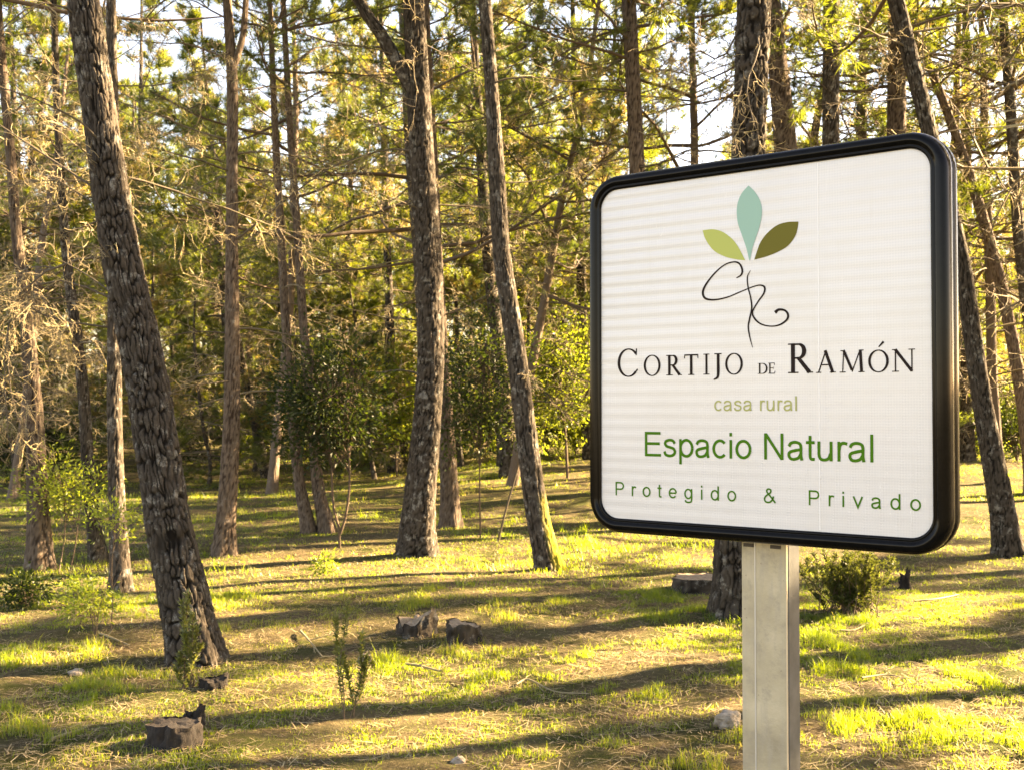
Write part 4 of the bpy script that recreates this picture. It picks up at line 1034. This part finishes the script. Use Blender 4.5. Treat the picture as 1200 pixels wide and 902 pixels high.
leafy('laurel_seedling', 'small bright seedling below the dark forked sapling', g, [[g, at(383, 660, d), at(378, 648, d)]], at(380, 662, d), (.13, .13, .08), 260, 'leaf_bright', (.05, .02), 9, .004, 16, clump=.04)

def herb(name, label, base, tips, mat, seed, nl=900, needle=(.022, .004), stem_r=.004, splay=.025, cat='plant'):
    """upright rosemary-like stems clothed in short narrow leaves"""
    r = np.random.default_rng(seed); base = np.asarray(base, float); root = empty(name, tuple(float(c) for c in base)); acc = Acc(); fo = Acc()
    for tp_ in tips:
        tp_ = np.asarray(tp_, float)
        b0 = base + np.append(r.normal(0, splay, 2), -.01)
        mid = (b0 + tp_) / 2 + np.append(r.normal(0, .02, 2), 0)
        sp_ = spline(np.array([b0, (b0 + mid) / 2 + r.normal(0, .008, 3), mid, (mid + tp_) / 2, tp_]), 3)
        tubes(acc, sp_[None] - base, np.linspace(1, .4, len(sp_))[None] * stem_r, 4)
        t_ = np.sqrt(r.uniform(.05, 1, nl)) * (len(sp_) - 1.001); i = t_.astype(int); f = (t_ - i)[:, None]
        C = sp_[i] * (1 - f) + sp_[i + 1] * f; D = r.normal(0, 1, (nl, 3)); D[:, 2] = np.abs(D[:, 2]) * .6 + .5
        leaves(fo, r, C - base, D, needle[0] * 1.2, needle[1] * 1.6)
    link('stem', acc.mesh('stem', M['twig']), root); link('foliage', fo.mesh('foliage', M[mat], False), root)
    return tag(root, label, cat)
g = on_ground(222, 808); d = g[1]
herb('rosemary_plant', 'upright feathery green herb at the foot of the furrowed pine', g, [at(x, y, d + z_) for x, y, z_ in ((220, 694, 0), (213, 705, .02), (226, 720, -.03), (232, 735, .03), (216, 740, -.04), (236, 755, 0), (228, 768, .05), (212, 765, 0))], 'herb', 21, 170, (.030, .006), .004)
g = on_ground(412, 845); d = g[1]
herb('rosemary_plant', 'tall thin feathery herb standing alone in the sunny grass', g, [at(x, y, d + z_) for x, y, z_ in ((408, 704, 0), (393, 722, .03), (424, 742, -.02), (400, 765, .04), (430, 770, 0))], 'herb', 22, 230, (.026, .005), .003)
g = on_ground(1000, 718); d = g[1]
rr = np.random.default_rng(5)
herb('rosemary_bush', 'rounded feathery green bush right of the sign post', g, [at(1000 + rr.normal(0, 27), 646 + abs(rr.normal(0, 26)), d + rr.uniform(-.3, .3)) for _ in range(95)], 'herb_dark', 23, 95, (.034, .006), .004, .10, cat='shrub')
g = on_ground(955, 700); d = g[1]
herb('rosemary_plant', 'thin pale herb between the post and the rounded bush', g, [at(x, y, d) for x, y in ((945, 655), (952, 665), (960, 660), (938, 670), (966, 672))], 'herb', 24, 120, (.03, .006), .003)

# bare thin stems
def bare_stem(label, pts, d, r0, seed):
    A = np.array([at(x, y, d) for x, y in pts]); A[0][2] = ground_z(A[0][0], A[0][1]) - .03
    root_p = A[0].copy(); sp_ = spline(A, 6); acc = Acc(); r = np.random.default_rng(seed)
    tubes(acc, sp_[None] - root_p, np.linspace(1, .5, len(sp_))[None] * r0, 6, var=.1)
    o = link('bare_stem', acc.mesh('bare_stem', M['dead']), loc=tuple(root_p)); tag(o, label, 'stem')
bare_stem('thin bare stem leaning towards the slim mossy-footed pine', [(583, 634), (592, 600), (602, 565), (609, 540)], float(on_ground(583, 634)[1]), .016, 1)

# understorey of the shady wood, copied as individuals
US = []
for i, (mt, rx, rz) in enumerate((('leaf_dark', 1.2, 1.0), ('leaf_dark', .9, 1.3), ('leaf_bright', 1.0, .8))):
    r = np.random.default_rng(300 + i)
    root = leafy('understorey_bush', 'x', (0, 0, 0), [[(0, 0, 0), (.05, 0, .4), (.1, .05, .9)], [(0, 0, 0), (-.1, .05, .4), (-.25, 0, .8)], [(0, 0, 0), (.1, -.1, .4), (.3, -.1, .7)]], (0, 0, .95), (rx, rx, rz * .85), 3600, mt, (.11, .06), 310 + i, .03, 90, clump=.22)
    US.append(root)
ur = np.random.default_rng(8)
spots = []
for _ in range(46):
    y = ur.uniform(25, 46); x = ur.uniform(-.48, .48) * y
    spots.append((x, y, ur.integers(3), ur.uniform(.35, 1.3)))
spots += [(at(1150, 560, 24)[0], 24.0, 2, .6), (at(1192, 550, 22)[0], 22.0, 0, .7), (at(700, 545, 26)[0], 26.0, 2, .8), (at(640, 545, 27)[0], 27.0, 2, .9), (at(20, 560, 24)[0], 24., 0, .9)]
first = set()
for x, y, i, sc_ in sorted(spots, key=lambda q_: q_[0] / q_[1]):
    i = int(i); src = US[i]
    if i not in first:
        o = src; first.add(i)
    else:
        o = src.copy(); COL.objects.link(o)
        for c in src.children:
            cc = c.copy(); COL.objects.link(cc); cc.parent = o
    o.location = (float(x), float(y), float(ground_z(x, y))); o.rotation_euler = (0, 0, float(ur.uniform(0, 6.28))); o.scale = (sc_,) * 3
    px = 600 + x / y * FPX
    where = 'left of the furrowed pine' if px < 215 else 'between the furrowed and the forked pine' if px < 490 else 'between the forked pine and the board' if px < 700 else 'behind the board' if px < 1115 else 'at the right edge'
    kind_ = 'dark' if i < 2 else 'yellow-green'
    tag(o, '%s from the left of the %s undergrowth bushes %s' % (nth(kind_ + where), kind_, where), 'bush', 'undergrowth bushes of the wood')

# ------------------------------------------------------------------ stumps, stones, sticks, marker
def stump(label, px, py, wpx, hpx, seed, bark_mat='bark', tilt=(0, 0), jag=.12, chip=None, d=None):
    g = on_ground(px, py); d = g[1]; R = wpx / 2 * d / FPX; Hh = hpx * d / FPX; r = np.random.default_rng(seed)
    root = empty('tree_stump', tuple(float(c) for c in g)); n = 40; k = 14
    th = np.arange(n) / n * 2 * math.pi; z = np.linspace(-.06, 1, k) * Hh
    lob = 1 + .10 * np.cos(3 * th + seed) + .06 * np.cos(5 * th + seed * 2) + .04 * np.cos(9 * th)
    topz = Hh * (1 + jag * (vnoise(np.cos(th) * 2.2 + seed, np.sin(th) * 2.2 + 7) - .5) * 2) + tilt[0] * R * np.cos(th) + tilt[1] * R * np.sin(th)
    rings = []
    for i in range(k):
        f = i / (k - 1); rad = R * lob * (1 + .35 * math.exp(-f * 3.5)) + .02 * (vnoise(th * 7 + seed, np.full(n, f * 6)) - .5) * 1.6
        rad = rad * (1 + .10 * (vnoise(th * 12, np.full(n, f * 3 + seed)) - .5))
        rings.append(np.stack([rad * np.cos(th), rad * np.sin(th), -.06 + (topz + .06) * f], 1))
    V = np.array(rings).reshape(-1, 3)
    q = [(i * n + j, i * n + (j + 1) % n, (i + 1) * n + (j + 1) % n, (i + 1) * n + j) for i in range(k - 1) for j in range(n)]
    link('bark', Acc().add(V, quads=q, crack=np.clip(vnoise(V[:, 0] * 40, V[:, 1] * 40 + V[:, 2] * 20), 0, 1), moss=0.).mesh('bark', M[bark_mat]), root)
    V = []; m = 8
    for i in range(m + 1):
        f = 1 - i / m
        rad = rings[-1][:, :2] * f * .985
        zz = topz * f + (1 - f) * topz.mean() + .012 * (vnoise(rad[:, 0] * 60, rad[:, 1] * 60 + seed) - .5) - .006
        V.append(np.column_stack([rad, zz]))
    V = np.array(V).reshape(-1, 3)
    link('cut_top', Acc().add(V, quads=[(i * n + j, i * n + (j + 1) % n, (i + 1) * n + (j + 1) % n, (i + 1) * n + j) for i in range(m) for j in range(n)]).mesh('cut_top', M['stump_dark'] if bark_mat == 'stump_dark' else M['cut']), root)
    tag(root, label, 'stump')
stump('dark charred stump, sawn flat, at the lower left', 206, 872, 58, 26, 3, 'stump_dark')
stump('small black stump piece sticking up beside the charred stump', 228, 853, 20, 20, 9, 'stump_dark', (.4, .1), .3)
stump('low blackened stump by the foot of the furrowed pine', 250, 806, 30, 12, 4, 'stump_dark', (.1, .1), .3)
stump('low mossy broken stump, left of two in the grass', 488, 742, 42, 20, 5, 'bark', (.25, .1), .4)
stump('pale-topped rounded stump, right of two in the grass', 541, 752, 36, 24, 6, 'bark', (-.15, .1), .2)
stump('wide flat sawn stump half hidden by the sign post\'s pine', 822, 692, 68, 17, 7, 'bark', (0, 0), .06)
stump('tiny dark broken stump right of the rounded bush', 1060, 690, 10, 16, 8, 'stump_dark', (.6, .2), .5)

def rock(label, px, py, wpx, hpx, seed):
    import bmesh
    g = on_ground(px, py); d = g[1]; bm = bmesh.new(); bmesh.ops.create_icosphere(bm, subdivisions=4, radius=1)
    sx = wpx / 2 * d / FPX; sz = hpx * d / FPX * .62
    for v_ in bm.verts:
        c = v_.co; k = 1 + .5 * (float(vnoise(c.x * 1.6 + seed, c.y * 1.6 + c.z * 1.3)) - .5) + .15 * (float(vnoise(c.x * 5 + seed, c.z * 5 + c.y * 4)) - .5)
        v_.co = Vector((c.x * sx * k, c.y * sx * .8 * k, c.z * sz * k + sz * .45))
    me = bpy.data.meshes.new('stone'); bm.to_mesh(me); bm.free(); me.materials.append(M['stone'])
    tag(link('stone', me, loc=tuple(float(c) for c in g)), label, 'stone')
rock('fist-sized pale stone behind the tall thin herb', 427, 777, 15, 14, 1)
rock('small pale stone in the shaded grass at the bottom edge', 537, 896, 18, 11, 2)
rock('rough pinkish stone touching the sign post\'s left side', 853, 850, 32, 20, 3)
rock('tiny stone in the sunny litter at far left', 90, 790, 18, 8, 4)

def stick(label, pts, r0, seed):
    G = [on_ground(x, y) for x, y in pts]; r = np.random.default_rng(seed)
    A = np.array(G); A[:, 2] += r0 + np.abs(r.normal(0, .012, len(A))); o0 = A[0].copy()
    sp_ = spline(A, 5); acc = Acc(); tubes(acc, sp_[None] - o0, (np.linspace(1, .5, len(sp_)) * r0)[None], 6, var=.6)
    S, D, L = sprout(r, sp_[None], np.array([np.linalg.norm(A[-1] - A[0])]), 3, .2, .7, .2, (.15, .3)); Pq = grow(r, S, D, L, 4, .15, 0)
    tubes(acc, Pq - o0, np.linspace(1, .5, 4)[None] * r0 * .5 * np.ones((3, 1)), 4, var=.7)
    tag(link('fallen_stick', acc.mesh('fallen_stick', M['dead']), loc=tuple(o0)), label, 'stick')
stick('pale forked stick lying in grass left of the picture centre', [(475, 781), (492, 784), (516, 789)], .010, 1)
stick('pale curved stick near the reddish-stemmed sapling', [(118, 744), (132, 750), (152, 759)], .009, 2)
stick('thin dark stick in the shade right of the rounded bush', [(1072, 709), (1098, 707), (1124, 698)], .008, 3)
stick('short pale stick below the rounded bush', [(985, 741), (1000, 740), (1013, 737)], .007, 4)
stick('long bent dry twig in the sunny grass below the rounded stump', [(605, 805), (620, 801), (650, 812), (690, 815)], .006, 5)
stick('crooked twig right of the furrowed pine\'s foot', [(352, 742), (362, 755), (378, 777)], .008, 6)
stick('dry twig by the charred stump', [(60, 868), (80, 862), (97, 856)], .008, 7)
stick('grey twig in the shade at the lower right', [(1010, 800), (1040, 795), (1062, 800)], .006, 8)

mk = at(391, 575, 27.0); mk[2] = ground_z(mk[0], mk[1])
root = empty('trail_marker', tuple(float(c) for c in mk))
a = Acc(); uvcyl(a, (0, 0, -.1), .03, .95, 8); link('stake', a.mesh('stake', M['cut'], False), root)
a = Acc(); box(a, (-.10, -.035, .42), (.10, -.02, .80)); link('plate', a.mesh('plate', mat_plain('white_plate', (.75, .74, .70), .5), False), root)
a = Acc(); box(a, (-.03, -.039, .55), (.035, -.0352, .70)); link('plate_mark', a.mesh('plate_mark', mat_plain('grey_mark', (.25, .24, .2), .6), False), root)
tag(root, 'small white plate on a stake at the wood edge beyond the dark sapling', 'marker')

# ------------------------------------------------------------------ grass and litter
def grass_field(n, y0, y1, hgt, wid, seed, power=1.0, thr=.43):
    r = np.random.default_rng(seed); m = int(n * 3.0)
    y = y0 + (y1 - y0) * r.random(m) ** power; x = r.uniform(-1, 1, m) * (.47 * y + .4)
    big = fbm(x * .5 + 3, y * .5 + 9, 4); clump = fbm(x * 2.6 + 50, y * 2.6, 3); fine = fbm(x * 9, y * 9 + 70, 2)
    dens = np.clip((big * .55 + clump * .45 - thr) * 8, 0.05, 1) * np.clip((fine - .3) * 3.2, .06, 1)
    keep = r.random(m) < dens
    x, y, big, clump, fine = [q[keep][:n] for q in (x, y, big, clump, fine)]
    bx = np.array([b_ for b_ in BASES if y0 <= b_[1] < y1 and abs(b_[0]) < .47 * b_[1]])
    if len(bx):
        j = r.integers(0, len(bx), 420 * len(bx)); aa = r.uniform(0, 6.28, len(j)); rr_ = bx[j, 2] * 1.25 + np.abs(r.normal(0, .14, len(j)))
        keep2 = vnoise(aa * 1.3 + j * 7.7, j * 3.1) > .45; j, aa, rr_ = j[keep2], aa[keep2], rr_[keep2]
        x = np.concatenate([x, bx[j, 0] + np.cos(aa) * rr_]); y = np.concatenate([y, bx[j, 1] + np.sin(aa) * rr_])
        big = np.concatenate([big, r.uniform(.4, .6, len(j))]); clump = np.concatenate([clump, np.full(len(j), .62)]); fine = np.concatenate([fine, np.full(len(j), .62)])
    n = len(x); z = ground_z(x, y) - .005
    tuft = np.clip((clump - .52) * 5, 0, 1)
    h = hgt * r.uniform(.3, 1.2, n) * (.55 + 2.0 * tuft * np.clip(fine * 2 - .75, 0, 1) * (vnoise(x * .7 + 9, y * .7) > .42)) * np.where(r.random(n) < .03, 1.9, 1); wd = wid * r.uniform(.6, 1.3, n)
    a = r.uniform(0, 6.28, n); le = r.uniform(.15, .85, n) * h
    b = a + r.uniform(.8, 2.3, n)
    dx, dy = np.cos(a) * le, np.sin(a) * le; sx, sy = np.cos(b) * wd / 2, np.sin(b) * wd / 2
    B = np.stack([x, y, z], 1); Sd = np.stack([sx, sy, sx * 0], 1)
    Mi = B + np.stack([dx * .3, dy * .3, h * .58], 1); Tp = B + np.stack([dx, dy, h], 1)
    if y0 > 8:      # beyond nine metres a blade is one leaning triangle
        V = np.stack([B - Sd, B + Sd, Tp], 1).reshape(-1, 3); T = np.arange(n * 3).reshape(-1, 3)
    else:
        V = np.stack([B - Sd, B + Sd, Mi - Sd * .8, Mi + Sd * .8, Tp], 1).reshape(-1, 3)
        o = np.arange(n)[:, None] * 5
        T = np.concatenate([o + np.array([0, 1, 3]), o + np.array([0, 3, 2]), o + np.array([2, 3, 4])])
    dry = r.random(n) < np.clip(.10 + (.50 - big) * 1.4, .03, .45)
    var = np.where(dry, r.uniform(.7, 1, n), np.clip(.28 + (big - .5) * -.9 + r.normal(0, .13, n), 0, .62))
    acc = Acc(); acc.add(V, tris=T, var=np.repeat(var, len(V) // n)); return acc.mesh('grass', M['grass'], False)
root = empty('grass', (0, 8, 0)); root.location = (0, 0, 0)
for i, args in enumerate(((170000, 3.2, 9.5, .042, .0034, 1, .8, .425), (185000, 9.0, 32, .055, .008, 2, .85, .415))):
    o = link('grass_blades', grass_field(*args), root); o['kind'] = 'stuff'
tag(root, 'short spring grass growing in patches over the pine litter', 'grass', kind='stuff')

def litter(n, seed):
    r = np.random.default_rng(seed); y = 3.2 + 12 * r.random(n) ** .9; x = r.uniform(-1, 1, n) * (.47 * y + .4); z = ground_z(x, y) + .004 + .012 * r.random(n)
    a = r.uniform(0, 6.28, n); ln = r.uniform(.03, .11, n) / 2; w_ = r.uniform(.0010, .0026, n)
    d = np.stack([np.cos(a) * ln, np.sin(a) * ln, r.normal(0, .12, n) * ln], 1); s = np.stack([-np.sin(a) * w_, np.cos(a) * w_, a * 0], 1); C = np.stack([x, y, z], 1)
    V = np.stack([C - d - s, C - d + s, C + d + s, C + d - s], 1).reshape(-1, 3)
    return Acc().add(V, quads=np.arange(n * 4).reshape(-1, 4), var=np.repeat(np.clip(r.normal(.55, .25, n), 0, 1), 4)).mesh('pine_litter', M['straw'], False)
tag(link('pine_litter', litter(65000, 4)), 'fallen pine needles and straw strewn over the ground', 'litter', kind='stuff')

for o in list(bpy.data.objects):
    if o.type == 'EMPTY' and not o.children: bpy.data.objects.remove(o)
